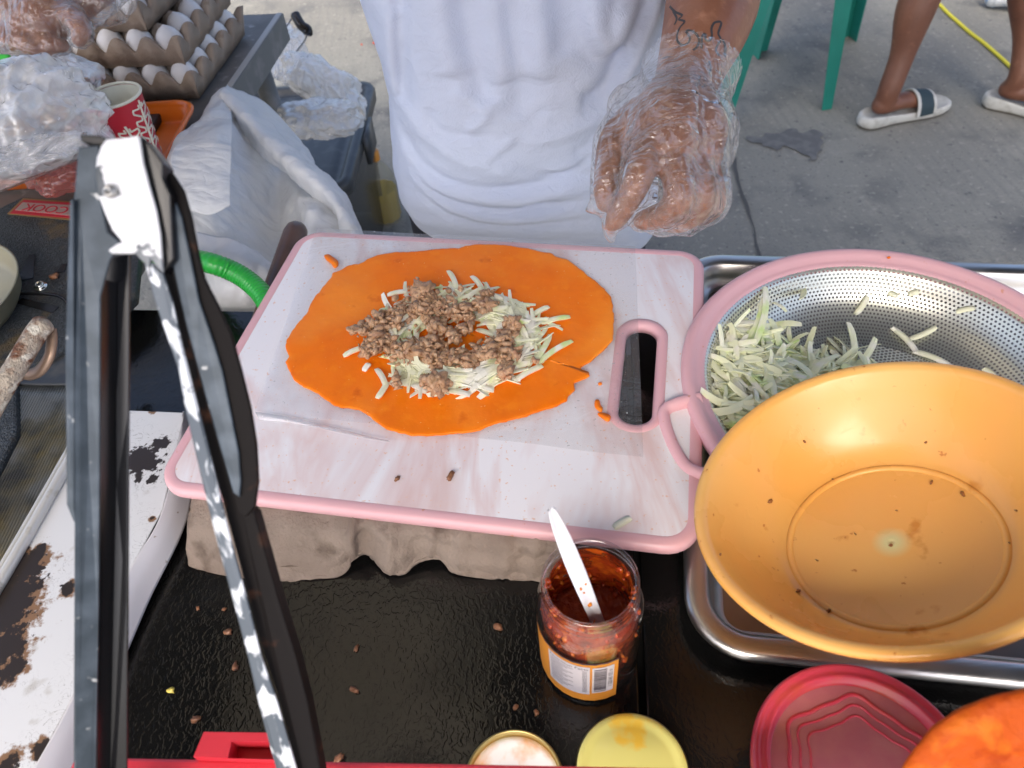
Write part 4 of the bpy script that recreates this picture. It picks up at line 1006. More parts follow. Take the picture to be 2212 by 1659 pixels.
# white enamel counter plate
en = Mt("rusty_enamel", (.66, .67, .68), .30, 0, .5)
en.var((.50, .49, .47), 60, .62, .75, det=5)
scrt = en.math('ABSOLUTE', en.math('SUBTRACT', en.tex('noise', 70, det=3, dist=2.5), .5)); en.mix(en.math('MULTIPLY', en.ramp(scrt, 0, .008, .9, 0), en.ramp(en.tex('noise', 20, det=2), .45, .6)), (.05, .045, .04))
def spots(m, lst, col, nz=60, amp=.6, org=Vector((0, 0, 0)), soft=.05):
    co_ = m.co(); nn = m.tex('noise', nz, co_, det=6, rough=.65); acc = None
    for (p, rad) in lst:
        vm = m.node("ShaderNodeVectorMath", operation='DISTANCE'); m.L(co_, vm.inputs[0]); vm.inputs[1].default_value = tuple(p - org)
        d = m.math('DIVIDE', vm.outputs["Value"], rad); acc = d if acc is None else m.math('MINIMUM', acc, d)
    f = m.math('ADD', acc, m.math('MULTIPLY', m.math('SUBTRACT', nn, .5), amp * 4))
    m.mix(m.ramp(f, 1.0, 1.0 - soft, 0, 1), col); return m
EO = at(300, 1150, 0)
ez_h = .028
RS = [(c5(90, 420), .012), (c5(150, 480), .014), (c5(60, 600), .022), (c5(120, 680), .012), (c5(20, 760), .022), (c5(30, 950), .016), (c5(60, 1080), .009), (c5(400, 600), .006), (c5(250, 1550), .006), (c5(40, 1640), .007), (c5(895, 190), .0022), (c5(120, 930), .004), (c4(900, 1060), .003), (c5(230, 380), .006)]
RS2 = [(c4(850, 1360), .016), (c4(800, 1340), .012), (c4(900, 1460), .005), (c4(820, 1440), .006), (c4(950, 1255), .007)]
spots(en, [(at(*p, ez_h), r_ * 1.5) for p, r_ in RS], (.23, .13, .07), 90, .7, EO, .3)
spots(en, [(at(*p, ez_h), r_) for p, r_ in RS + RS2], (.030, .022, .018), 120, .8, EO, .12)
EN = thing("enamel_counter", "white enamelled metal counter plate with rust patches and scratches", "counter", tuple(EO))
top_p = [(275, 886), (330, 888), (398, 891), (396, 905)] + [(352, 1098), (279, 1235), (152, 1516), (73, 1659), (-60, 1900)] + [(-420, 1900), (-160, 1500), (0, 1262), (100, 1080), (200, 900)]
V = [at(x, y, ez_h) for x, y in top_p]
cnt = [at(398, 891, ez_h), at(352, 1098, ez_h), at(279, 1235, ez_h), at(152, 1516, ez_h), at(73, 1659, ez_h), at(-60, 1900, ez_h)]
o = mk("top_sheet", poly_prism(V, (0, 0, -.0015)), en, EN, False); bevel(o, .001)
low = [at(404, 893, .02), at(*c5(1122, 118), .010), at(*c5(868, 700), .006), at(*c5(640, 1240), .006), at(*c5(450, 1659), .006), at(90, 1900, .006)]
mid = [a.lerp(b, .5) + Vector((0, 0, .003)) for a, b in zip(cnt, low)]
cnt2 = [p + Vector((0, 0, -.0002)) for p in cnt]
enw = Mt("enamel_flange", (.70, .70, .74), .32); enw.var((.3, .25, .2), 120, .70, .76, det=3)
solid(mk("side_flange", patch([cnt2, mid, low], 8, 5), enw, EN), .0012)
# rolled rim between ribs and counter
rr1 = [at(x, y, ez_h + .003) for x, y in ((262, 790), (200, 905), (100, 1085), (0, 1258), (-120, 1450))]
rolm = Mt("rolled_white_rim", (.60, .60, .58), .28, .2); rolm.var((.30, .27, .18), 50, .55, .72, det=5)
mk("rolled_rim", tube(catmull(rr1, 8), .0048, 12), rolm, EN)
rr3 = [p + Vector((-.008, -.004, -.001)) for p in rr1]
mk("inner_lip", tube(catmull(rr3, 8), .0028, 10), rolm, EN)
mk("under_frame", slab([(300, 900), (390, 905), (340, 1110), (60, 1659), (-60, 1800), (-300, 1700), (-40, 1300), (160, 1000)], ez_h - .003, .024), tk_dark, EN, False)

# ================================================================== GREY TABLE, EGGS, CUP, ORANGE TRAY
gt_m = Mt("grey_tabletop", (.20, .195, .19), .6); gt_m.var((.12, .115, .11), 9, .4, .65, det=6).var((.32, .31, .30), 50, .58, .72, det=4)
edge_m = Mt("worn_lit_edge", (.45, .45, .44), .6); side_m = Mt("grey_side", (.17, .18, .18), .6); side_m.var((.25, .25, .25), 30, .5, .7)
GTB = thing("grey_table", "worn grey table with a pale highlight strip along its edge carrying egg trays and cup", "table", tuple(at(300, 150, GZ)))
g1, g2 = at(608, 29, 0), at(445, 268, 0); gd = (g2 - g1).normalized(); g3 = g2 + gd * .38; gx = Vector((gd.y, -gd.x, 0))
gx = gx if gx.x < 0 else -gx
gp = [g1, g3, g3 + gx * .9, g1 + gx * 1.1]
mk("tabletop", poly_prism([Vector((p.x, p.y, .0)) for p in gp], (0, 0, -.045)), gt_m, GTB, False)
ed = [g1, g3]; mk("edge_highlight", (lambda a, b: poly_prism([a - gx * .001, b - gx * .001, b + gx * .009, a + gx * .009], (0, 0, .0012)))(g1, g3), edge_m, GTB, False)  # pale strip paints in the highlight along the tabletop edge
mk("side_board", poly_prism([g1 - gx * .0012, g3 - gx * .0012, g3 - gx * .0012 + Vector((0, 0, -.047)), g1 - gx * .0012 + Vector((0, 0, -.047))], -gx * .002), side_m, GTB, False)
for p in (g1 + gx * .05 + gd * .05, g1 + gx * 1.0 + gd * .05, g3 + gx * .8 - gd * .05):
    mk("leg", tube([(p.x, p.y, GZ), (p.x, p.y, -.04)], .018, 10), side_m, GTB)

PT = .047
def eggtray_mesh(nx=6, ny=5, res=12):
    V, Fc = [], []; W, D = nx * res, ny * res
    for j in range(D + 1):
        for i in range(W + 1):
            x, y = i / res, j / res
            s = (1 + math.cos(2 * math.pi * x)) / 2 * (1 + math.cos(2 * math.pi * y)) / 2
            c = (1 - math.cos(2 * math.pi * x)) / 2 * (1 - math.cos(2 * math.pi * y)) / 2
            edge = min(x, nx - x, y, ny - y)
            h = .027 + .021 * s ** .8 - .024 * min(1, c * 1.25)
            h += .0015 * noise.noise(Vector((x * 2, y * 2, 0)))
            V.append(Vector(((x - nx / 2) * PT, (y - ny / 2) * PT, h)))
            if i < W and j < D: k = j * (W + 1) + i; Fc.append((k, k + 1, k + W + 2, k + W + 1))
    # outer lip: small flange hanging from the rim
    rim = [i for i in range(W + 1)] + [j * (W + 1) + W for j in range(1, D + 1)] + [D * (W + 1) + i for i in range(W - 1, -1, -1)] + [j * (W + 1) for j in range(D - 1, 0, -1)]
    n0 = len(V); cx_ = Vector((0, 0, 0)); m = len(rim)
    for k in (0, 1):
        for q in rim:
            v = V[q]; o = Vector((v.x / (nx * PT / 2), v.y / (ny * PT / 2), 0)); o = Vector((o.x if abs(o.x) > .999 else 0, o.y if abs(o.y) > .999 else 0, 0))
            V.append(v + o * (.004 if k == 0 else -.006) + Vector((0, 0, -.0005 if k == 0 else .003 - v.z)))
    for i in range(m):
        a, b = rim[i], rim[(i + 1) % m]; Fc.append((a, n0 + i, n0 + (i + 1) % m, b)); Fc.append((n0 + i, n0 + m + i, n0 + m + (i + 1) % m, n0 + (i + 1) % m))
    return V, Fc
tm, tf = eggtray_mesh()
ev = lathe([(.0001, -.028)] + [(.0215 * math.sin(R(a)) * (1 - .10 * (-math.cos(R(a)))), -.028 * math.cos(R(a))) for a in range(15, 180, 15)] + [(.0001, .030)], (0, 0, 0), seg=20)
c0_ = at(437, 222, 0); cf_ = at(294, 206, 0); fx = (c0_ - cf_).normalized()
crr = at(590, 8, .03); cr0 = at(455, 200, .03); fy_ = (crr - cr0).normalized()
fy2 = Vector((-fx.y, fx.x, 0)); fy2 = fy2 if fy2.y > 0 else -fy2
angT = math.atan2(fy_.y, fy_.x) - math.pi / 2; fx = Vector((math.cos(angT), math.sin(angT), 0)); fy2 = Vector((-fx.y, fx.x, 0))
proto_t = mk("egg_tray", (tm, tf), card, None); solid(proto_t, .0022, 0)
proto_e = mk("egg", ev[:2], shell, None)
lv = [("bottom", 0, 0, 0), ("middle", -.012, .012, .046), ("top", -.05, .035, .092)]
pos_names = {0: "first", 1: "second", 2: "third", 3: "fourth", 4: "fifth", 5: "sixth"}
first_t, first_e = True, True
for li, (nm, ox, oy, oz) in enumerate(lv):
    ctr = c0_ - fx * (3 * PT - ox) + fy2 * (2.5 * PT + oy); ctr.z = oz + .002
    tr = proto_t if first_t else proto_t.copy()
    if not first_t: COL.objects.link(tr)
    first_t = False
    tr.location = ctr; tr.rotation_euler.z = angT + (0, .02, -.05)[li]
    tagit(tr, ["bottom cardboard egg tray of the stack on the grey table", "middle cardboard egg tray of the stack on the grey table", "top cardboard egg tray of the stack on the grey table"][li], "egg tray", "stacked egg trays")
    ca, sa_ = math.cos(tr.rotation_euler.z), math.sin(tr.rotation_euler.z)
    for i in range(6):
        for j in range(5):
            if li < 2 and not (j == 0 or i == 5): continue
            if li == 2 and j == 0 and i < 4: continue
            lx, ly = (i + .5 - 3) * PT, (j + .5 - 2.5) * PT
            eg = proto_e if first_e else proto_e.copy()
            if not first_e: COL.objects.link(eg)
            first_e = False
            eg.location = ctr + Vector((lx * ca - ly * sa_, lx * sa_ + ly * ca, .0265)); eg.rotation_euler = (random.uniform(-.12, .12), random.uniform(-.12, .12), 0)
            if j == 0: lab_ = "white egg in the front row of the %s tray, %s from its left end" % (nm, pos_names[i])
            elif i == 5: lab_ = "white egg on the right side of the %s tray, %s behind the corner egg" % (nm, pos_names[j - 1])
            else: lab_ = "white egg in the top tray, row %s from the front and %s from the left" % (pos_names[j], pos_names[i])
            tagit(eg, lab_, "egg", "white eggs in the stacked trays")

# paper cup
cupc = at(243, 206, .125); CR = .0335
redc_m = Mt("cup_red", (.48, .015, .035), .4); cream = Mt("cup_cream", (.70, .70, .60), .5)
CP = thing("paper_cup", "red paper cup with a white squiggle pattern and cream inside", "cup", (cupc.x, cupc.y, .02))
hh = .098
mk("cup_wall", lathe([(.024, -hh), (CR, -.002)], cupc, seg=64), redc_m, CP)
mk("cup_inside", lathe([(.0001, -hh + .006), (.023, -hh + .006), (CR - .0008, -.002)], cupc, seg=64), cream, CP)
mk("rolled_rim", lathe([(CR + .0018 * math.cos(R(a)), .0018 * math.sin(R(a))) for a in range(0, 361, 45)], cupc, seg=64), cream, CP)
mb = MB()
def cupp(a, h): r_ = .024 + (CR - .024) * (h / hh); return cupc + Vector((r_ * 1.012 * math.sin(a), -r_ * 1.012 * math.cos(a), h - hh))
for k in range(6):
    a0 = -2.4 + k * .92; dirn = .30 if k % 2 else -.1; h0 = .093 - (k % 2) * .022; L = .072
    mb.add(tube([cupp(a0 + dirn * t / 8, h0 - L * t / 8) for t in range(9)], 0.0018, 6, flat=.5))
    for sgn in (-1, 1):
        pts = []
        for t in range(26):
            h = h0 - .004 - t * .0025; pts.append(cupp(a0 + dirn * t / 26 + sgn * (.25 + .14 * (1 if (t // 3) % 2 else -1)), h + .004 * (1 if (t // 3) % 2 else 0)))
        mb.add(tube(catmull(pts, 2), .0014, 5, flat=.5))
mk("squiggle_pattern", mb.vf(), cream, CP)

# orange tray
ot_m = Mt("orange_tray_plastic", (.80, .17, .008), .3); ot_m.coat(.2, .1)
o1, o2 = at(428, 214, .03), at(352, 352, .03); oy_ = (o2 - o1).normalized(); ox_ = Vector((oy_.y, -oy_.x, 0)); ox_ = ox_ if ox_.x < 0 else -ox_
OL, OW = (o2 - o1).length + .02, .34; occ = o1 + oy_ * (OL / 2) + ox_ * (OW / 2)
OT = thing("orange_serving_tray", "small orange plastic tray with raised rim behind the tongs", "tray", (occ.x, occ.y, .001))
V, Fc = [], []
lev = [(0, -.004), (.002, 0), (-.001, .002), (-.005, .0015), (-.009, -.006), (-.016, -.022), (-.020, -.0235)]
for (o_, z_) in lev: V += [occ + ox_ * x + oy_ * y + Vector((0, 0, z_)) for x, y in rrect(OW + 2 * o_, OL + 2 * o_, .035 + o_, 8)]
m_ = len(rrect(1, 1, .1, 8))
for i in range(len(lev) - 1):
    for j in range(m_): Fc.append((i * m_ + j, i * m_ + (j + 1) % m_, (i + 1) * m_ + (j + 1) % m_, (i + 1) * m_ + j))
mk("rim", (V, Fc), ot_m, OT)
mk("tray_base", fill([rrect(OW - .04, OL - .04, .015, 8)], 0, lambda c: occ + ox_ * c.x + oy_ * c.y + Vector((0, 0, -.0235))), ot_m, OT)
ph_m = Mt("black_wallet", (.012, .012, .013), .45)
bevel(solo("black_case", poly_prism([at(x, y, .018) for x, y in ((296, 228), (345, 230), (347, 243), (322, 286), (290, 300), (270, 290))], (0, 0, -.012)), ph_m, "flat black case lying in the orange tray behind the cup", "case", smooth=False), .002)

# ---------------- steel platter with fried bits under a crumpled plastic bag
plc = at(-62, 240, .10)
solid(solo("steel_platter", lathe([(.165, .004), (.163, .005), (.158, .002), (.150, -.006), (.13, -.016), (.0001, -.018)], plc, seg=96), steel, "steel platter of fried crumbs under a crumpled bag at the left edge", "platter"), .0012)
mb = MB(); r2 = random.Random(8); frm = Mt("fried_bits", (.42, .20, .07), .5); frm.var((.25, .09, .03), 120, .5, .65)
for k in range(420):
    a = r2.uniform(-1.35, .5); rr_ = .148 * math.sqrt(r2.uniform(.45, .98)); mb.add(lump(plc + Vector((math.cos(a) * rr_, math.sin(a) * rr_, -.002 + r2.random() * .012)), r2.uniform(.002, .0055), (1, .8, .6), .6, 1, k))
solo("fried_crumbs", mb.vf(), frm, "golden brown fried crumbs along the edge of the steel platter", "fried crumbs", kind='stuff')
bagm = film("bag_film", (.96, .97, .98), .42, .95, 15, .7, .16, .012, dirt=120, ior=2)
bagm2 = film("thin_bag_film", (.90, .90, .92), .28, .85, 16, .7, .16, .012, ior=2)
bagw = film("white_bag_film", (.94, .94, .93), .7, .98, 20, .8, .25, .012, ior=1.5)
def bagblob(c, ax, ay, az, rough_=.18, sub=5, sd=0, fold=1.0):
    V, Fc = ico(6 if sub == 5 else 5); out = []
    for v in V:
        n1 = noise.noise(v * 1.6 + Vector((sd, 0, 0))); rdg = ridge(v + Vector((sd, sd, 0)), 2.3, 5) ; s = 1 + rough_ * 1.3 * n1 + .10 * fold * (ridge(Vector((v.x * 1.5, v.y * .8, v.z * .8)) + Vector((sd, sd, 0)), 2.2, 3) - .9)
        v2 = v * s; z = v2.z if v2.z > -.5 else -.5
        out.append(c + ax * v2.x + ay * v2.y + az * z)
    return out, Fc
bc_ = atd(62, 268, .87)
solo("plastic_bag", bagblob(bc_, (cr * .082 + cu * .008), (cu * .052 + fw * .08), -fw * .045 + cu * .05, .16, 5, 3.1, 1.2), bagm, "large crumpled clear plastic bag lying over the steel platter, left", "plastic bag", group="plastic bags")
bc_ = atd(18, 372, .84)
solo("plastic_bag", bagblob(bc_, (cr * .085 + cu * .035), (cu * .03 + fw * .06), -fw * .03 + cu * .02, .2, 5, 8.4, 1.1), bagm2, "lower thin plastic bag drooping towards the red badge", "plastic bag", group="plastic bags")
bc_ = atd(40, 150, .98)
solo("plastic_bag", bagblob(bc_, (cr * .09), (cu * .03 + fw * .06), -fw * .03 + cu * .03, .2, 4, 12.4, 1.1), bagm2, "small plastic bag under the left hand beside the green packet", "plastic bag", group="plastic bags")
redf = film("red_bag_film", (.45, .12, .10), .6, .95, 25, .8, .2, .004)
bc_ = atd(142, 372, .94)
solo("red_plastic_bag", bagblob(bc_, (cr * .040), (cu * .028 + fw * .04), -fw * .02 + cu * .02, .2, 4, 5.4, 1), redf, "reddish crumpled plastic bag between the platter and the tongs", "plastic bag")
gpk = Mt("green_packet", (.06, .55, .07), .3); rpk = Mt("packet_red", (.5, .03, .05), .3); bpk = Mt("packet_black", (.01, .02, .02), .3)
gp_ = [atd(x, y, .90) for x, y in ((-40, 118), (24, 121), (26, 138), (12, 143), (-40, 145))]
go_ = solid(solo("green_packet", patch([[gp_[0], gp_[0].lerp(gp_[1], .5), gp_[1]], [gp_[4], gp_[4].lerp(gp_[2], .5), gp_[2]]], 4, 4), gpk, "corner of a bright green packet with red and black marks at the left edge", "packet"), .004)
mk("red_mark", poly_prism([atd(10, 130, .898), atd(26, 144, .898), atd(8, 144, .898)], -fw * .001), rpk, go_, False)
mk("black_mark", poly_prism([atd(24, 124, .897), atd(40, 121, .897), atd(42, 140, .897), atd(30, 141, .897)], -fw * .001), bpk, go_, False)

# ================================================================== BEHIND THE BOARD: SACK, HOSE, STICK, BIN, PAIL, BOTTLE
sackm = Mt("woven_sack", (.84, .86, .88), .5); 
wv = sackm.tex('wave', 260, sackm.co((1, 1, .2)), det=1, dist=.5); wv2 = sackm.tex('wave', 260, sackm.co((.2, .2, 1), (0, R(90), 0)), det=1, dist=.5)
sackm.bump(sackm.math('ADD', wv, wv2), .12, .001); crumple(sackm, 12, .6, .02); sackm.bump(sackm.tex('noise', 90, det=3, dist=.6), .3, .002); sackm.sheer(.25)
def prow(l): return [atd(x, y, d) for x, y, d in l]
SR = [prow([(452, 236, 1.13), (478, 198, 1.15), (530, 203, 1.18), (585, 225, 1.20), (640, 290, 1.20), (675, 345, 1.18)]),
      prow([(400, 285, 1.04), (470, 300, 1.02), (530, 310, 1.08), (600, 330, 1.12), (660, 365, 1.12), (712, 400, 1.10)]),
      prow([(358, 360, .98), (440, 400, .97), (520, 400, 1.01), (600, 420, 1.09), (660, 430, 1.0), (748, 450, 1.03)]),
      prow([(376, 440, .95), (440, 480, .94), (520, 480, .99), (610, 500, 1.06), (670, 480, .97), (765, 500, .99)]),
      prow([(400, 520, .93), (450, 560, .92), (520, 560, .96), (610, 580, 1.0), (680, 560, .95), (790, 580, .96)]),
      prow([(420, 700, .90), (470, 710, .90), (530, 710, .92), (610, 700, .95), (690, 690, .92), (800, 700, .93)]),
      prow([(440, 1000, .92), (490, 1000, .92), (540, 1000, .94), (610, 1000, .96), (690, 1000, .95), (800, 1000, .95)])]
def sdisp(v, u_, w_):
    return .010 * noise.noise(Vector((v.x * 16, v.y * 5, v.z * 5))) + .005 * ridge(v, 14, 3) - .004
SK = thing("white_sack", "large open white woven plastic sack standing behind the cutting board", "sack", tuple(atd(560, 700, .95)))
SK.location.z = GZ
o = mk("sack_body", patch(SR, 16, 16, sdisp), sackm, SK); solid(o, .001)
FL = [prow([(455, 238, 1.10), (480, 205, 1.12), (500, 230, 1.10)]), prow([(405, 290, 1.01), (455, 300, .995), (500, 310, 1.0)]), prow([(368, 352, .955), (440, 370, .95), (498, 380, .96)]), prow([(405, 452, .925), (452, 462, .92), (498, 448, .93)])]
solid(mk("front_flap", patch(FL, 14, 14, lambda v, a, b: .006 * noise.noise(Vector((v.x * 22, v.y * 8, v.z * 8))) + .003 * fbm(v, 40)), sackm, SK), .001)
RM = []
for (x, y, d, wx, wy) in ((478, 198, 1.135, -14, 16), (520, 240, 1.10, -22, 14), (575, 300, 1.08, -26, 18), (640, 355, 1.04, -24, 20), (700, 405, 1.01, -20, 22), (740, 455, .985, -18, 18), (770, 520, .965, -20, 6), (800, 600, .955, -20, 4)):
    RM.append((x, y, d, wx, wy))
rowsR = [[atd(x - wx * .9, y - wy * .9, d + .03) for x, y, d, wx, wy in RM], [atd(x - wx * .3, y - wy * .3, d - .012) for x, y, d, wx, wy in RM], [atd(x + wx * .4, y + wy * .4, d - .018) for x, y, d, wx, wy in RM], [atd(x + wx, y + wy, d + .012) for x, y, d, wx, wy in RM]]
solid(mk("rolled_hem", patch(rowsR, 14, 8, lambda v, a, b: .005 * noise.noise(v * 25) + .002 * fbm(v, 60)), sackm, SK), .001)
LB = [prow([(425, 498, .90), (470, 505, .91), (520, 520, .91), (560, 540, .91), (596, 575, .90)]), prow([(410, 580, .88), (460, 590, .875), (520, 600, .875), (560, 610, .88), (600, 620, .885)]), prow([(400, 690, .885), (460, 700, .88), (520, 700, .88), (570, 700, .885), (620, 700, .89)]), prow([(400, 1000, .91), (460, 1000, .91), (520, 1000, .91), (570, 1000, .91), (620, 1000, .91)])]
lbm = Mt("smooth_white_plastic", (.72, .73, .76), .35); lbm.bump(lbm.tex('noise', 24, det=3, dist=1), .5, .006).sheer(.2)
solid(solo("white_plastic_bag", patch(LB, 12, 12, lambda v, a, b: .004 * ridge(v, 18, 3)), lbm, "smooth white plastic bag bulging below the sack under the green hose", "plastic bag"), .001)
hose_m = Mt("green_hose", (.02, .34, .045), .3, 0, .5); hose_m.sss(.1, (.2, .8, .2), .004)
hpn = catmull([at(300, 545, .01), at(380, 556, .02), atd(445, 566, .80), atd(500, 585, .80), atd(540, 610, .80), atd(572, 645, .79), atd(590, 700, .77), atd(585, 780, .75)], 40)
rad = [.0105 * (1 + .075 * abs(math.sin(i * .5))) for i in range(len(hpn))]
solo("green_hose", tube(hpn, rad, 16), hose_m, "ribbed bright green hose curving under the board's left edge", "hose")
wd = Mt("dark_wood", (.055, .024, .012), .35); wd.var((.09, .04, .02), 40, .4, .65, co=wd.co((1, 1, .15)), det=5).coat(.3, .15)
st0, st1 = atd(641, 497, .90), atd(588, 640, .84)
sdv = (st1 - st0).normalized()
solo("wooden_stick", tube([st0 - sdv * .008, st0 - sdv * .006, st0 - sdv * .001, st0 + sdv * .008, st0 + sdv * .03, st1, st1 + sdv * .10], [.003, .0095, .0128, .0142, .0138, .0125, .0115], 20), wd, "dark brown round ended wooden stick behind the board's upper left corner", "stick")

# storage bin
bz_ = -.36
lidm = Mt("bin_lid_grey", (.045, .05, .055), .38); lidm.var((.10, .105, .11), 30, .5, .75, det=5)
binm = Mt("bin_body_smoky", (.035, .033, .03), .25); binm.clear(.86)
SBN = thing("storage_bin", "smoky plastic storage bin with a dark grey lid and bags on top", "storage bin", tuple(at(700, 300, GZ)))
l1, l2 = at(812, 172, bz_), at(752, 404, bz_); ld = (l2 - l1).normalized(); lx_ = Vector((ld.y, -ld.x, 0)); lx_ = lx_ if lx_.x < 0 else -lx_
LLn, LWd = (l2 - l1).length, .34; lc_ = l1 + ld * (LLn / 2) + lx_ * (LWd / 2)
V, Fc = [], []
lev = [(-.014, -.035), (.000, -.033), (.002, -.008), (-.003, 0), (-.018, .001), (-.024, -.004), (-.030, -.012), (-.045, -.013), (-.05, -.008), (-.06, -.008)]
for (o_, z_) in lev: V += [lc_ + lx_ * x + ld * y + Vector((0, 0, z_)) for x, y in rrect(LWd + 2 * o_, LLn + 2 * o_, max(.006, .045 + o_), 8)]
m_ = len(rrect(1, 1, .1, 8))
for i in range(len(lev) - 1):
    for j in range(m_): Fc.append((i * m_ + j, i * m_ + (j + 1) % m_, (i + 1) * m_ + (j + 1) % m_, (i + 1) * m_ + j))
lo_ = mk("lid", (V, Fc), lidm, SBN)
mk("lid_panel", fill([rrect(LWd - .12, LLn - .12, .01, 6)], 0, lambda c: lc_ + lx_ * c.x + ld * c.y + Vector((0, 0, -.0085))), lidm, SBN)
mk("latch", poly_prism([lc_ - lx_ * (LWd / 2 + .002) + ld * a + Vector((0, 0, b)) for a, b in ((-.06, -.004), (.05, -.004), (.045, -.07), (-.055, -.07))], -lx_ * .010), lidm, SBN)
V, Fc = [], []
for (o_, z_) in ((-.016, -.03), (-.03, -.20), (-.04, GZ - bz_ + .004)): V += [lc_ + lx_ * x + ld * y + Vector((0, 0, z_)) for x, y in rrect(LWd + 2 * o_, LLn + 2 * o_, .03, 8)]
for i in range(2):
    for j in range(m_): Fc.append((i * m_ + j, i * m_ + (j + 1) % m_, (i + 1) * m_ + (j + 1) % m_, (i + 1) * m_ + j))
mk("bin_body", (V, Fc), binm, SBN)
b_ = atd(700, 185, 1.62)
solo("plastic_bag", bagblob(b_, cr * .085 - cu * .035, cu * .05 + fw * .05, -fw * .05 + cu * .03, .22, 5, 21, 1.2), bagw, "knotted white plastic bag on the far end of the storage bin", "plastic bag", group="plastic bags")
b_ = atd(625, 120, 1.72)
solo("plastic_bag", bagblob(b_, cr * .045 - cu * .02, cu * .075 + fw * .03, -fw * .04, .2, 5, 31, 1.2), bagm2, "clear plastic bag crumpled beside the grey table's end below the wire handle", "plastic bag", group="plastic bags")
b_ = atd(690, 258, 1.5)
solo("plastic_bag", bagblob(b_, cr * .085, cu * .042 + fw * .05, -fw * .045 + cu * .02, .2, 5, 41, 1.1), bagm, "clear plastic bag on the bin's lid between the sack and knotted bag", "plastic bag", group="plastic bags")
# pail with a wire handle
PLc = at(592, 150, -.42)
plm = Mt("clear_pail", (.55, .6, .62), .15); plm.clear(.35)
PL = thing("clear_pail", "clear pail with a wire handle and black grip beyond the grey table", "pail", (PLc.x, PLc.y, GZ))
mk("pail_body", lathe([(.085, GZ + .42), (.105, -.01), (.108, 0)], PLc, seg=48), plm, PL)
hw = [atd(603, 78, 1.62), atd(625, 48, 1.60), atd(637, 33, 1.60), atd(652, 55, 1.60), atd(662, 78, 1.60), atd(640, 112, 1.64), atd(612, 148, 1.68)]
wire_m = Mt("wire", (.25, .25, .26), .35, .9); mk("wire_handle", tube(catmull(hw, 6), .0016, 8), wire_m, PL)
mk("grip", tube(catmull([atd(637, 30, 1.598), atd(643, 42, 1.596), atd(652, 56, 1.596), atd(664, 64, 1.598), atd(664, 76, 1.6)], 4), [.007] + [.0105] * 15 + [.008], 12), tk_dark, PL)
# oil bottle
oilm = Mt("yellow_oil", (.62, .42, .01), .15); oilm.coat(.5, .05).sheer(.4)
oc_ = at(838, 470, GZ)
OB = thing("oil_bottle", "ribbed clear bottle of yellow cooking oil standing on the concrete by the bin", "bottle", tuple(oc_))
V, Fc, _ = lathe([(.0001, .002), (.034, .002), (.040, .010), (.041, .10)], oc_, seg=60)
V = [Vector((oc_.x + (v.x - oc_.x) * (1 + .04 * math.sin(10 * math.atan2(v.y - oc_.y, v.x - oc_.x))), oc_.y + (v.y - oc_.y) * (1 + .04 * math.sin(10 * math.atan2(v.y - oc_.y, v.x - oc_.x))), v.z)) for v in V]
mk("oil", (V, Fc), oilm, OB)
btm = Mt("bottle_plastic", (.5, .45, .3), .1); btm.clear(.35)
mk("bottle_shell", lathe([(.0425, .002), (.043, .11), (.041, .14), (.030, .165), (.014, .185), (.013, .205)], oc_, seg=40), btm, OB)
capm = Mt("orange_cap", (.75, .30, .04), .4); mk("cap", lathe([(.015, .19), (.0155, .215), (.013, .218), (.0001, .218)], oc_, seg=24), capm, OB)

# ================================================================== PEOPLE
skin = Mt("brown_skin", (.29, .125, .07), .42); skin.var((.23, .09, .05), 18, .4, .65, det=4).var((.42, .20, .12), 60, .55, .75, det=3)
skin.bump(skin.tex('noise', 260, det=4), .25, .0008).sss(.12, (1, .35, .2), .006)
skin_p = Mt("tanned_skin", (.20, .085, .048), .45); skin_p.var((.15, .06, .035), 10, .4, .65, det=4).var((.26, .12, .07), 35, .58, .72, det=5).var((.10, .045, .03), 90, .66, .74, det=4); skin_p.bump(skin_p.tex('noise', 200, det=3), .2, .001); skin_p.sss(.08, (1, .35, .2), .006)
def limb(pts, k=6, seg=18, flat=1.0, sides=None):
    P = catmull([Vector(p[0]) for p in pts], k); rs = catmull([Vector((p[1], 0, 0)) for p in pts], k)
    V, Fc = tube(P, [max(.001, r_.x) for r_ in rs], seg, flat=flat)
    ends = [lump(P[0], rs[0].x * .98, jag=0, sub=2), lump(P[-1], rs[-1].x * .98, jag=0, sub=2)]
    return [(V, Fc)] + ends
def blobmesh(name, parts, voxel, m, parent, smooth_it=4, adapt=0):
    V, Fc = join(*parts)
    o = mk(name, (V, Fc), m, parent)
    md = o.modifiers.new("r", 'REMESH'); md.mode = 'VOXEL'; md.voxel_size = voxel; md.use_smooth_shade = True
    sm = o.modifiers.new("s", 'SMOOTH'); sm.factor = .5; sm.iterations = smooth_it
    bake(o)
    for p in o.data.polygons: p.use_smooth = True
    return o
# ---- cook: hands placed first
def hb(x, y, d): return atd(*cb(x, y), d)
wrist = (hb(985, 380, .715), .030); 
armL = [(hb(1250, -560, .80), .046), (hb(1215, -330, .765), .047), (hb(1150, -80, .74), .042), (hb(1075, 130, .725), .036), wrist, (hb(930, 520, .705), .033), (hb(890, 640, .692), .038)]
palm = [(hb(890, 600, .69), .034), (hb(880, 760, .675), .036), (hb(870, 880, .665), .030)]
palm2 = [(hb(1000, 600, .695), .030), (hb(1040, 780, .68), .033), (hb(1070, 930, .675), .026)]
palm3 = [(hb(760, 620, .695), .026), (hb(730, 780, .68), .028), (hb(700, 880, .672), .022)]
idx = [(hb(700, 850, .664), .0145), (hb(655, 1010, .648), .0135), (hb(590, 1180, .645), .0125), (hb(510, 1330, .652), .0112), (hb(430, 1460, .660), .0098), (hb(400, 1500, .664), .008)]
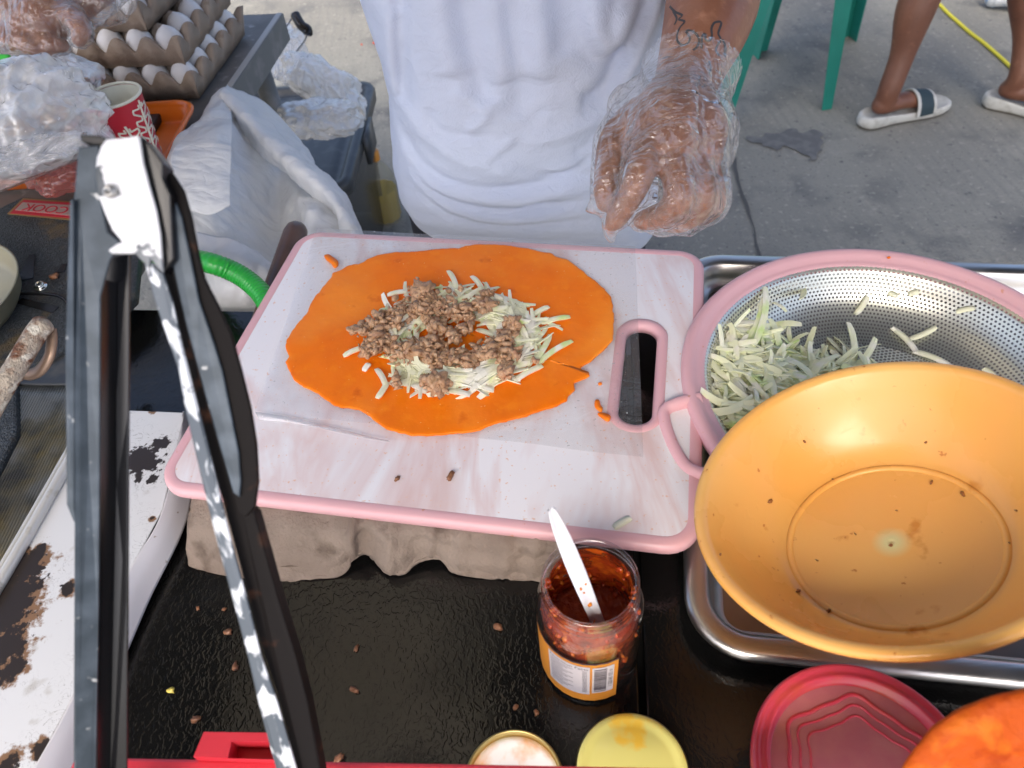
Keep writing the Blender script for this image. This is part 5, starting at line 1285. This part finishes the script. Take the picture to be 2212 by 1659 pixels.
mid_ = [(hb(880, 900, .660), .0145), (hb(915, 1080, .645), .0138), (hb(940, 1270, .640), .0135), (hb(860, 1400, .650), .0122), (hb(740, 1450, .662), .0110), (hb(640, 1475, .670), .009)]
rng_ = [(hb(1030, 950, .668), .0135), (hb(1080, 1110, .655), .0128), (hb(1115, 1300, .652), .0125), (hb(1060, 1410, .662), .0115), (hb(960, 1480, .672), .0105), (hb(870, 1505, .680), .0085)]
pnk = [(hb(1140, 960, .680), .0115), (hb(1190, 1100, .668), .0108), (hb(1225, 1270, .665), .0105), (hb(1220, 1360, .672), .0098), (hb(1160, 1425, .680), .009), (hb(1110, 1460, .686), .0078)]
thm = [(hb(640, 640, .700), .0205), (hb(470, 780, .692), .0175), (hb(400, 900, .684), .0150), (hb(370, 1080, .676), .0135), (hb(350, 1230, .670), .0120), (hb(345, 1330, .668), .0095)]
# other (right) hand at the upper left
def ha(x, y, d): return atd(x, y, d)
armR = [(ha(420, -300, 1.12), .042), (ha(300, -130, 1.05), .036), (ha(180, -20, .98), .029), (ha(130, 15, .955), .030)]
palmR = [(ha(140, 8, .955), .028), (ha(95, 40, .94), .031), (ha(65, 60, .935), .024)]
palmR2 = [(ha(110, -10, .95), .026), (ha(50, 10, .945), .028), (ha(20, 35, .94), .022)]
fR = [[(ha(70, 55, .935), .013), (ha(85, 80, .93), .012), (ha(110, 95, .93), .011), (ha(135, 98, .935), .009)],
      [(ha(50, 60, .935), .013), (ha(52, 88, .925), .0125), (ha(75, 106, .928), .011), (ha(100, 108, .935), .009)],
      [(ha(25, 55, .935), .0125), (ha(20, 85, .925), .012), (ha(38, 106, .928), .011), (ha(62, 112, .935), .009)],
      [(ha(0, 45, .94), .011), (ha(-12, 75, .93), .0105), (ha(0, 98, .932), .0095), (ha(20, 106, .938), .008)],
      [(ha(120, 20, .94), .015), (ha(160, 40, .925), .013), (ha(175, 65, .92), .012), (ha(170, 85, .92), .0095)]]
PX, PY = .052, .93
sh_l = Vector((PX + .19, PY + .02, .62)); sh_r = Vector((PX - .19, PY + .02, .62))
upL = [(sh_l, .058), (sh_l.lerp(armL[0][0], .5) + Vector((.03, 0, -.02)), .050), armL[0]]
upR = [(sh_r, .058), (sh_r.lerp(armR[0][0], .5) + Vector((-.03, 0, -.03)), .048), armR[0]]
def ell(c, rx, ry, n=28): return [Vector((c[0] + rx * math.cos(2 * math.pi * i / n), c[1] + ry * math.sin(2 * math.pi * i / n), c[2])) for i in range(n)]
def loft(rings, cap=True):
    n = len(rings[0]); V = [p for r_ in rings for p in r_]; Fc = []
    for i in range(len(rings) - 1):
        for j in range(n): Fc.append((i * n + j, i * n + (j + 1) % n, (i + 1) * n + (j + 1) % n, (i + 1) * n + j))
    if cap: Fc += [tuple(range(n - 1, -1, -1)), tuple((len(rings) - 1) * n + j for j in range(n))]
    return V, Fc
torso = loft([ell((PX, PY, z), a, b) for z, a, b in ((-.10, .145, .10), (.0, .145, .10), (.15, .145, .10), (.35, .15, .10), (.50, .165, .10), (.60, .16, .085), (.66, .10, .06), (.69, .055, .05))])
neck = limb([((PX, PY, .66), .052), ((PX, PY - .01, .76), .050)])
hx = Vector((PX, PY - .03, .86))
head = [lump(hx, .1, (.74, .92, 1.12), jag=0, sub=3), lump(hx + Vector((0, -.035, -.06)), .055, (.85, .8, .8), jag=0, sub=3), lump(hx + Vector((0, -.095, -.01)), .016, (.9, 1.1, 1.5), jag=0, sub=2), lump(hx + Vector((.074, 0, -.01)), .022, (.4, .8, 1.3), jag=0, sub=2), lump(hx + Vector((-.074, 0, -.01)), .022, (.4, .8, 1.3), jag=0, sub=2), lump(hx + Vector((0, -.083, -.052)), .014, (1.6, .6, .6), jag=0, sub=2)]
legs = []
for s in (-1, 1): legs += limb([((PX + s * .085, PY, -.08), .085), ((PX + s * .095, PY - .01, -.28), .062), ((PX + s * .1, PY, -.50), .052), ((PX + s * .1, PY + .03, -.68), .034)]) + limb([((PX + s * .1, PY + .04, -.70), .034), ((PX + s * .1, PY - .06, -.712), .030), ((PX + s * .105, PY - .16, -.725), .022)])
CK = thing("person", "cook in a white t-shirt with a tattooed forearm, wearing clear plastic gloves", "person", (PX, PY, GZ))
fingers = [limb(f, 6, 14) for f in (idx, mid_, rng_, pnk, thm)] + [limb(f, 6, 12) for f in fR]
parts = [torso] + neck + head + legs + limb(upL) + limb(upR) + limb(armL, flat=1.0) + limb(armR) + limb(palm) + limb(palm2) + limb(palm3) + limb(palmR) + limb(palmR2)
for f in fingers: parts += f
body = blobmesh("body", parts, .0028, skin, CK, 5)
# clothing
shm = Mt("white_cotton", (.63, .70, .86), .85); shm.bump(shm.tex('noise', 48, shm.co((1, 1, 1.6)), det=5, dist=1.2), .35, .005).bump(shm.tex('noise', 600, det=2), .5, .0010).sheer(.12)
YF = .80
def px2xz(x, y): p = atY(x, y, YF + .01); return (p.x, p.z)
FOLDS = [  # crop-2 polylines, width (m), amplitude (m, + = ridge towards the camera)
    ([(1800, -60), (1700, 150), (1600, 300), (1530, 430), (1440, 530), (1330, 560)], .012, -.014), ([(1850, -60), (1760, 160), (1660, 320), (1590, 430), (1500, 540)], .012, .010),
    ([(1290, -60), (1330, 180), (1400, 310), (1500, 350), (1590, 290)], .014, -.010), ([(1380, -60), (1420, 160), (1500, 250), (1560, 200), (1600, 60)], .018, .010),
    ([(950, -80), (990, 200), (1010, 420), (1000, 640)], .016, -.010), ([(1080, -80), (1100, 200), (1090, 420)], .02, .010), ([(870, -80), (900, 200), (930, 450)], .018, .008),
    ([(690, -80), (740, 200), (790, 420), (840, 560)], .016, -.009), ([(560, -60), (600, 200), (650, 420)], .02, .007), ([(370, -80), (350, 200), (370, 420), (375, 660)], .010, -.010), ([(300, 100), (300, 400), (310, 640)], .012, .008),
    ([(1190, -80), (1210, 120), (1240, 300)], .012, -.006),
    ([(340, 780), (450, 920), (600, 1000), (800, 1020), (1000, 1010), (1250, 960), (1420, 930)], .008, -.006), ([(330, 860), (430, 990), (600, 1060), (800, 1070), (1050, 1060), (1300, 1020)], .008, .006),
    ([(380, 940), (520, 1070), (700, 1120), (900, 1140), (1150, 1120), (1350, 1080)], .007, -.006), ([(400, 1020), (560, 1120), (760, 1170), (1000, 1180), (1250, 1160)], .007, .006), ([(450, 1090), (600, 1170), (800, 1205), (1100, 1205), (1350, 1180)], .006, -.005),
    ([(1040, 880), (1150, 940), (1280, 930), (1400, 850)], .006, -.006), ([(1000, 760), (1150, 740), (1300, 700), (1450, 640)], .008, .004), ([(820, 860), (900, 790), (990, 730)], .005, .004), ([(720, 720), (800, 650), (840, 610)], .005, .004),
    ([(1040, 680), (1110, 610), (1180, 580)], .005, -.004), ([(520, 620), (570, 730), (700, 740), (880, 735)], .006, -.003), ([(1030, 1120), (1120, 1100), (1200, 1075)], .005, -.006), ([(650, 500), (760, 560), (860, 600)], .008, .003), ([(360, 640), (470, 760), (640, 850), (850, 900), (980, 905)], .012, .005), ([(1450, 700), (1380, 780), (1300, 830)], .007, -.004)]
fl_segs = []
for pts, wdt, amp in FOLDS:
    P = catmull([Vector((*px2xz(*c2(*q)), 0)) for q in pts], 5)
    fl_segs.append((np.array([(p.x, p.y) for p in P]), wdt, amp))
def fold_disp(xs_, zs_):
    d_all = np.zeros(len(xs_)); Q = np.stack([xs_, zs_], 1)
    for P, wdt, amp in fl_segs:
        a, b = P[:-1], P[1:]; best = np.full(len(Q), 1e9); tb = np.zeros(len(Q))
        for k in range(len(a)):
            ab = b[k] - a[k]; L2 = ab @ ab + 1e-12; t = np.clip(((Q - a[k]) @ ab) / L2, 0, 1)
            d = np.linalg.norm(Q - (a[k] + t[:, None] * ab), axis=1); u_ = d < best; best[u_] = d[u_]; tb[u_] = (k + t[u_]) / len(a)
        d_all += amp * np.exp(-(best / wdt) ** 2) * np.clip(np.minimum(tb, 1 - tb) * 6, .0, 1) ** .5
    return d_all
def edge_x(y): # shirt silhouette in the picture -> half widths
    pass
zs = [-.125, -.10, -.07, -.04, 0, .05, .10, .15, .20, .26, .33, .42, .52, .58, .63, .655]
lf_ = {}
def sil(tab, z):  # interpolate x at height z
    pts = sorted(tab); 
    if z <= pts[0][0]: return pts[0][1]
    for a, b in zip(pts, pts[1:]):
        if a[0] <= z <= b[0]: return a[1] + (b[1] - a[1]) * (z - a[0]) / (b[0] - a[0])
    return pts[-1][1]
LT = []; RTb = []
for (x, y) in ((783, 0), (800, 60), (820, 120), (836, 200), (843, 300), (850, 360), (862, 418), (884, 452), (925, 478), (985, 497)): p = atY(x, y, PY - .02); LT.append((p.z, p.x))
for (x, y) in ((1438, 0), (1437, 60), (1436, 120), (1430, 220), (1425, 320), (1422, 420), (1416, 490), (1412, 530)): p = atY(x, y, PY - .02); RTb.append((p.z, p.x))
NAq = 220; rowsS = []
zfine = list(np.linspace(-.125, .655, 190))
X, Y, Z = [], [], []
for z in zfine:
    xl = sil(LT, z) if z < .17 else sil(LT, .17) - (z - .17) * .10; xr = sil(RTb, z) if z < .17 else sil(RTb, .17) + (z - .17) * .03
    cxx, rx = (xl + xr) / 2, (xr - xl) / 2
    tp_ = 0 if z < .54 else (z - .54) / .115
    rx2 = rx * (1 - .62 * tp_ ** 2.2); ry = .125 * (1 - .5 * tp_ ** 2); 
    for i in range(NAq):
        a = 2 * math.pi * i / NAq; c_, s_ = math.cos(a), math.sin(a); e = .80
        X.append(cxx + rx2 * math.copysign(abs(c_) ** e, c_)); Y.append(PY + ry * math.copysign(abs(s_) ** e, s_)); Z.append(z)
X, Y, Z = map(np.array, (X, Y, Z))
front = Y < PY
fd_ = np.zeros(len(X)); fd_[front] = fold_disp(X[front], Z[front])
for q in np.nonzero(front)[0]:
    z_ = Z[q]; w_ = min(1, max(0, (.09 - z_) / .1))
    fd_[q] += .0022 * w_ * (ridge((X[q] * 7 + z_ * 4, z_ * 34 - X[q] * 3, 1.3), 1, 3) - .9) + .0012 * (1 - w_) * noise.noise(Vector((X[q] * 40, z_ * 14, 0)))
Yd = Y - 1.15 * fd_ * np.clip((PY - Y) / .05, 0, 1)
V = []
for i in range(len(X)):
    p = Vector((X[i], Yd[i], Z[i])); nrm = Vector((X[i] - PX, (Y[i] - PY) * 1.6, 0)).normalized()
    V.append(p + nrm * (.0035 * noise.noise(Vector((p.x * 12, p.y * 12, p.z * 6))) + .0014 * noise.noise(p * 38)))
Fc = [(i * NAq + j, i * NAq + (j + 1) % NAq, (i + 1) * NAq + (j + 1) % NAq, (i + 1) * NAq + j) for i in range(len(zfine) - 1) for j in range(NAq)]
solid(mk("t_shirt", (V, Fc), shm, CK), .0015, 0)
for s, up in ((1, upL), (-1, upR)):
    a, b = up[0][0], up[1][0]; d = (b - a)
    mk("sleeve", tube([a - d * .35, a, a + d * .5, a + d * 1.05], [.075, .078, .075, .078], 32, cap=False), shm, CK)
navy = Mt("navy_cloth", (.012, .016, .035), .8)
mk("shorts", loft([ell((PX + s_ * 0, PY + .005, z), a, .118) for z, a, s_ in ((-.42, .175, 0), (-.25, .172, 0), (-.10, .176, 0), (-.04, .150, 0))], False), navy, CK)
hair = Mt("black_hair", (.012, .010, .010), .5); hair.bump(hair.tex('noise', 220, det=4), .8, .004)
mk("hair", ([hx + Vector((v.x * .080, v.y * .100 + .008, v.z * .118 + .004)) * 1.0 + Vector((0, 0, .003)) for v in ico(4)[0]], [f for f in ico(4)[1] if all((ico(4)[0][i].z > .15 or ico(4)[0][i].y > .25) for i in f)]), hair, CK)
eyem = Mt("eye_white", (.7, .7, .68), .2)
for s in (-1, 1):
    e_ = mk("eye", lump(hx + Vector((s * .031, -.086, .005)), .0105, jag=0, sub=2), eyem, CK); mk("pupil", lump(hx + Vector((s * .031, -.0955, .003)), .0045, (1, .5, 1), jag=0, sub=2), tk_dark, e_)
# tattoo: thin ink lines lying on the skin of the forearm and hand
bodyB = bvh_of(body); inkm = Mt("tattoo_ink", (.055, .055, .06), .5); inkm.clear(.88)
TT = [[(1820, 35), (1850, 65), (1888, 85), (1868, 105), (1900, 118), (1875, 150), (1860, 190), (1864, 225), (1888, 245), (1912, 238), (1928, 215), (1922, 190), (1908, 168), (1938, 168), (1966, 190), (1978, 222), (1966, 255), (1945, 272)],
      [(1990, 262), (1992, 225), (1994, 198), (2010, 182), (2012, 212), (2030, 222), (2046, 196), (2044, 156), (2060, 124), (2096, 120), (2090, 150), (2080, 182), (2094, 215), (2076, 245), (2068, 275), (2088, 302)],
      [(2102, 215), (2115, 250), (2112, 300)], [(2106, 215), (2121, 260), (2117, 310)], [(1985, 410), (1975, 440), (1990, 470), (2010, 455)], [(2030, 330), (2040, 370), (2030, 400)], [(1838, 60), (1858, 100), (1846, 135)]]
V, Fc = [], []
mb = MB()
for ln in TT:
    P = []
    for q in catmull([Vector((*c2(*p), 0)) for p in ln], 8):
        d = ray(q.x, q.y).normalized(); h = bodyB.ray_cast(CAM, d)
        if h[0] is not None and h[3] < .95: P.append((h[0], h[1]))
    for (p, n1), (q, n2) in zip(P, P[1:]):
        if (q - p).length > .01 or (q - p).length < 1e-5: continue
        s_ = (q - p).cross(n1).normalized() * .0011
        b_ = len(mb.V); mb.V += [p + s_ + n1 * .0004, p - s_ + n1 * .0004, q - s_ + n2 * .0004, q + s_ + n2 * .0004]; mb.F.append((b_, b_ + 1, b_ + 2, b_ + 3))
mk("tattoo", mb.vf(), inkm, CK, False)
# gloves
gl = Mt("glove_film", (.82, .82, .83), .10, 0, .55)
crumple(gl, 34, .9, .010)
lw = gl.node("ShaderNodeLayerWeight"); lw.inputs[0].default_value = .35; gl.L(gl.nrm, lw.inputs["Normal"])
gl.clear(gl.ramp(lw.outputs["Facing"], .1, 1, .05, .60), .07, 1.6)
def glove(parts, cut_p, cut_n, name, grow, sd_):
    V, Fc = join(*parts); o = mk(name, (V, Fc), gl, CK)
    md = o.modifiers.new("r", 'REMESH'); md.mode = 'VOXEL'; md.voxel_size = .0036; sm = o.modifiers.new("s", 'SMOOTH'); sm.factor = .5; sm.iterations = 4; bake(o)
    bm = bmesh.new(); bm.from_mesh(o.data); base = wloc(CK)
    bm.normal_update(); NN = [v.normal.copy() for v in bm.verts]
    for v, n_ in zip(bm.verts, NN):
        p = v.co + base; v.co += n_ * (.0022 * ridge(Vector((p.x * 1.6, p.y * .6, p.z * .6)) + Vector((sd_, 0, 0)), 26, 2) - .0012 + .0022 * noise.noise(p * 18))
    dead = [v for v in bm.verts if (v.co + base - cut_p).dot(cut_n) > .006 * noise.noise((v.co + base) * 40)]
    bmesh.ops.delete(bm, geom=dead, context='VERTS'); bm.to_mesh(o.data); bm.free()
    for p in o.data.polygons: p.use_smooth = True
    return o
def gr(l, a, b=1.0): return [(p, r_ * b + a) for p, r_ in l]
cuff = [(hb(1075, 60, .725), .046), (hb(1040, 200, .722), .048), (hb(1000, 380, .715), .043), (hb(930, 560, .70), .042), (hb(900, 660, .69), .043)]
gp_parts = limb(cuff) + limb(gr(palm, .007)) + limb(gr(palm2, .008)) + limb(gr(palm3, .007)) + limb(gr(idx, .0032) + [(hb(385, 1560, .668), .008), (hb(400, 1625, .67), .004)]) + limb(gr(mid_, .0030)) + limb(gr(rng_, .0030)) + limb(gr(pnk, .0040)) + limb(gr(thm, .0035) + [(hb(260, 1370, .672), .009), (hb(190, 1385, .675), .003)]) + limb([(hb(1180, 780, .69), .012), (hb(1255, 880, .69), .018), (hb(1270, 980, .685), .012)]) + limb([(hb(640, 1500, .68), .008), (hb(900, 1540, .69), .009), (hb(1100, 1500, .69), .008)]) + limb([(hb(720, 400, .72), .014), (hb(520, 520, .72), .018), (hb(470, 640, .71), .012)])
glove(gp_parts, hb(1060, 235, .725), (hb(1075, 30, .725) - hb(1000, 380, .715)).normalized(), "glove", .004, 0)
gpR = limb(gr(armR, .010)[1:]) + limb(gr(palmR, .007)) + limb(gr(palmR2, .007))
for f in fR: gpR += limb(gr(f, .0035))
gpR += limb([(ha(190, -10, .96), .030), (ha(235, 10, .96), .026), (ha(270, 5, .97), .015)])
glove(gpR, ha(290, -110, 1.04), (ha(300, -130, 1.05) - ha(180, -20, .98)).normalized(), "glove", .004, 9)
crumb_o = mk("crumb_on_glove", lump(hb(1180, 1225, .645), .0022, (1, 1, .8), .3, 1), dough, CK)

# ---- passer-by in slippers
def walker(name, label, toes, ankle, topx, skinm, scale=1.0):
    pass
WK = thing("person", "passer-by with bare brown legs walking in white slippers at the upper right", "person", tuple(at(2040, 240, GZ)))
def gp(x, y, z): return at(x, y, GZ + z)
heel1, toe1 = gp(1872, 272, 0), gp(2022, 235, 0); heel2, toe2 = gp(2138, 228, 0), gp(2300, 262, 0)
def footparts(heel, toe, knee, hip, rs=1.0):
    d = (toe - heel).normalized(); L = (toe - heel).length; up = Vector((0, 0, 1)); s_ = d.cross(up)
    sole = .030
    an = heel + d * .045 + up * (sole + .085)
    P = []
    P += limb([(heel + d * .030 + up * (sole + .032), .029), (heel + d * .045 + up * (sole + .03), .031), (heel + d * L * .42 + up * (sole + .030), .029), (heel + d * L * .66 + up * (sole + .022), .030), (heel + d * L * .80 + up * (sole + .016), .026)], flat=.85)
    for k, (o_, l_, r_) in enumerate(((-.026, .94, .011), (-.011, .92, .0085), (.003, .90, .008), (.016, .87, .0075), (.028, .83, .007))):
        P += limb([(heel + d * L * .72 + s_ * o_ * .9 + up * (sole + .015), .010), (heel + d * L * l_ + s_ * o_ + up * (sole + .009), r_)])
    P += limb([(heel + d * .040 + up * (sole + .04), .030), (an, .033), (an.lerp(knee, .25), .036), (an.lerp(knee, .55) - d * .012, .054), (an.lerp(knee, .8) - d * .008, .056), (knee, .056), (knee.lerp(hip, .4), .068), (hip, .085)])
    return P
k1 = heel1 + Vector((.12, .10, .48)); k2 = heel2 + Vector((.02, .12, .48))
ppx = (heel1 + heel2) / 2 + Vector((.14, .12, 0)); ppx.z = GZ
h1, h2 = ppx + Vector((-.02, -.09, .90)), ppx + Vector((.02, .09, .90))
ptor = loft([[q for q in ell((ppx.x, ppx.y, GZ + z), a, b)] for z, a, b in ((.86, .11, .16), (1.0, .11, .15), (1.2, .115, .16), (1.38, .11, .18), (1.45, .06, .09))])
phead = [lump(ppx + Vector((.01, 0, 1.62)), .1, (.92, .76, 1.12), jag=0, sub=3), lump(ppx + Vector((.10, 0, 1.60)), .016, (1, .9, 1.5), jag=0, sub=2)]
parm = []
for s in (-1, 1): parm += limb([(ppx + Vector((0, s * .19, 1.38)), .048), (ppx + Vector((-s * .06, s * .23, 1.12)), .040), (ppx + Vector((-s * .02 + .08, s * .23, .90)), .026), (ppx + Vector((.12, s * .23, .80)), .030)])
blobmesh("body", footparts(heel1, toe1, k1, h1) + footparts(heel2, toe2, k2, h2) + [ptor] + phead + parm + limb([(ppx + Vector((0, 0, 1.42)), .052), (ppx + Vector((.01, 0, 1.55)), .05)]), .005, skin_p, WK, 5)
dkc = Mt("dark_cloth", (.03, .03, .035), .85)
mk("shorts", loft([ell((ppx.x, ppx.y, GZ + z), a, b) for z, a, b in ((.55, .17, .20), (.75, .15, .19), (.95, .13, .175))], False), dkc, WK)
mk("shirt", loft([ell((ppx.x, ppx.y, GZ + z), a, b) for z, a, b in ((.88, .135, .18), (1.1, .13, .175), (1.36, .128, .20), (1.46, .07, .11))], False), dkc, WK)
mk("hair", ([ppx + Vector((v.x * .098, v.y * .082, 1.635 + v.z * .118)) for v in ico(3)[0]], [f for f in ico(3)[1] if all(ico(3)[0][i].z > .2 or ico(3)[0][i].x < -.3 for i in f)]), hair, WK)
slipm = Mt("slipper_white", (.52, .52, .48), .6); slipm.var((.35, .34, .30), 40, .5, .75, det=4); soled = Mt("slipper_sole", (.10, .09, .07), .8); strapm = Mt("strap_navy", (.02, .04, .05), .6)
def slipper(heel, toe, label):
    d = (toe - heel); L = d.length; d.normalize(); s_ = d.cross(Vector((0, 0, 1)))
    S = thing("slipper", label, "slipper", tuple(heel), "slippers of the passer-by")
    ol = [(-.03, 0), (-.022, .022), (0, .034), (.07, .034), (.13, .040), (.19, .047), (.23, .044), (.262, .028), (.272, 0), (.262, -.028), (.23, -.044), (.19, -.046), (.13, -.038), (.07, -.033), (0, -.033), (-.022, -.022)]
    f = L / .24; P2 = catmull([Vector((a * f, b, 0)) for a, b in ol], 5, True)
    def ring(sc_, z, zt): return [heel + d * (.12 * f + (p.x - .12 * f) * sc_) + s_ * p.y * sc_ + Vector((0, 0, z + zt * max(0, 1 - abs(p.x) / .10))) for p in P2]
    rg = [ring(.96, .006, 0), ring(1.0, .010, .0), ring(1.02, .018, .004), ring(1.0, .028, .010), ring(.95, .032, .012), ring(.88, .028, .002), ring(.5, .027, 0), ring(.05, .027, 0)]
    mk("footbed", loft(rg), slipm, S); mk("sole", loft([ring(.95, .002, 0), ring(.98, .004, 0), ring(.97, .0065, 0)]), soled, S)
    def stp(t0, t1, h, wdt):
        rows = []
        for t in (t0, (t0 + t1) / 2, t1):
            rows.append([heel + d * (L * t) + s_ * (.046 * math.cos(R(a))) + Vector((0, 0, .020 + (h - (t - t0) * .05) * math.sin(R(a)))) for a in (0, 30, 60, 90, 120, 150, 180)])
        return patch(rows, 5, 5)
    st = mk("strap", stp(.56, .78, .062, .05), strapm, S); solid(st, .004)
    solid(mk("strap_edge", stp(.535, .575, .064, .05), slipm, S), .005); solid(mk("strap_edge", stp(.77, .81, .050, .05), slipm, S), .005)
    return S
slipper(heel1, toe1, "white slipper with a dark strap on the passer-by's nearer left foot, fully in view")
slipper(heel2, toe2, "white slipper on the passer-by's other foot, cut by the right frame edge")
# ---- second passer-by: shoe at the top edge
S2 = thing("person", "distant passer-by of whom only one blue and white shoe shows at the top edge", "person", tuple(gp(2150, 25, 0)))
sh0 = gp(2128, 15, 0); sh1 = gp(2190, 22, 0); dsh = (sh1 - sh0).normalized()
sh1 = sh0 + dsh * .26; denim = Mt("blue_cloth", (.05, .12, .25), .8); shw = Mt("shoe_white", (.6, .63, .66), .5); shw.var((.10, .25, .45), 40, .55, .62, det=2)
f2 = []
lp0 = sh0 + dsh * .06
f2 += limb([(lp0 + Vector((0, .0, .08)), .04), (lp0 + Vector((.02, .03, .5)), .055), (lp0 + Vector((.0, .08, .92)), .09)])
l2_ = lp0 + Vector((.05, .28, 0)); f2 += limb([(l2_ + Vector((0, .0, .06)), .04), (l2_ + Vector((.02, -.03, .5)), .055), (l2_ + Vector((-.03, -.12, .92)), .09)])
hp2 = (lp0 + l2_) / 2; f2 += [loft([ell((hp2.x, hp2.y, GZ + z), a, b) for z, a, b in ((.86, .12, .16), (1.1, .12, .16), (1.38, .12, .19), (1.46, .06, .08))]), lump((hp2.x, hp2.y, GZ + 1.62), .1, (.9, .8, 1.12), jag=0, sub=3)] + limb([((hp2.x, hp2.y, GZ + 1.4), .05), ((hp2.x, hp2.y, GZ + 1.56), .05)])
for s in (-1, 1): f2 += limb([((hp2.x, hp2.y + s * .19, GZ + 1.4), .045), ((hp2.x, hp2.y + s * .24, GZ + 1.1), .038), ((hp2.x + .06, hp2.y + s * .24, GZ + .85), .028)])
blobmesh("body", f2, .008, skin_p, S2, 4)
mk("trousers", loft([ell((hp2.x, hp2.y, GZ + z), a, b) for z, a, b in ((.35, .13, .22), (.7, .14, .22), (.98, .13, .18))], False), denim, S2)
def shoe(h0, dd):
    P = [(h0 + dd * a + Vector((0, 0, b)), r_) for a, b, r_ in ((.02, .035, .034), (.08, .045, .036), (.16, .032, .036), (.22, .026, .032), (.245, .022, .022))]
    V, Fc = join(*limb(P, flat=.9)); V = [Vector((v.x, v.y, max(v.z, GZ + .004))) for v in V]; return V, Fc
mk("shoe", shoe(sh0, dsh), shw, S2); mk("shoe", shoe(l2_ - dsh * .06, dsh), shw, S2)

# ---- yellow cord
ycm = Mt("yellow_cord", (.62, .55, .03), .5)
pts = [at(*c3(x, y), GZ + .006) for x, y in ((1450, -60), (1572, 68), (1640, 130), (1720, 200), (1800, 260), (1870, 320), (1935, 378), (2010, 450), (2100, 520))]
solo("yellow_cable", tube(catmull(pts, 8), .006, 8), ycm, "yellow cable lying on the concrete between the passer-by's legs", "cable")
# ---- green plastic chair
gcm = Mt("green_plastic", (.015, .22, .17), .4); gcm.var((.01, .17, .13), 6, .4, .7)
f1, f3, f2_ = at(1553, 279, GZ), at(1797, 236, GZ), at(1622, 114, GZ)
f4 = f3 + (f2_ - f1)
GC = thing("green_plastic_chair", "green plastic garden chair of which the splayed legs show at the top", "chair", tuple((f1 + f3 + f2_ + f4) / 4))
cen_ = (f1 + f2_ + f3 + f4) / 4; SZ = GZ + .43
def cleg(f, wt, wb, tk):
    top = f + (cen_ - f) * .16 + Vector((0, 0, .41)); d = top - f
    ax = Vector((f3.x - f1.x, f3.y - f1.y, 0)).normalized(); ay = Vector((-ax.y, ax.x, 0)); sx_ = 1 if (cen_ - f).dot(ax) > 0 else -1; sy_ = 1 if (cen_ - f).dot(ay) > 0 else -1
    V = []
    for p, w_ in ((f, wb), (top, wt)):
        V += [p, p + ax * sx_ * w_, p + ax * sx_ * w_ + ay * sy_ * .004, p + (ax * sx_ + ay * sy_) * .004, p + ay * sy_ * w_ + ax * sx_ * .004, p + ay * sy_ * w_]
    Fc = [(i, (i + 1) % 6, (i + 1) % 6 + 6, i + 6) for i in range(6)] + [tuple(range(5, -1, -1)), tuple(range(6, 12))]
    return V, Fc
for f, a, b in ((f1, .075, .034), (f3, .06, .034), (f2_, .085, .062), (f4, .085, .05)): bevel(mk("leg", cleg(f, a, b, .004), gcm, GC, False), .0015)
sq = [f + (cen_ - f) * .14 for f in (f1, f3, f4, f2_)]; sq = [Vector((p.x, p.y, SZ)) for p in sq]
bevel(mk("seat", poly_prism(sq, (0, 0, -.022)), gcm, GC, False), .008)
br0, br1 = sq[3], sq[2]
bevel(mk("backrest", poly_prism([br0, br1, br1 + Vector((.02, .10, .42)), (br0 + br1) / 2 + Vector((.02, .11, .47)), br0 + Vector((.02, .10, .42))], (0, .02, 0)), gcm, GC, False), .006)
for a, b in ((sq[0], sq[3]), (sq[1], sq[2])):
    mk("armrest", tube(catmull([a + Vector((0, 0, -.01)), a + Vector((0, 0, .2)), a.lerp(b, .2) + Vector((0, 0, .23)), b + Vector((.015, .06, .24))], 6), .018, 10, flat=.5), gcm, GC)
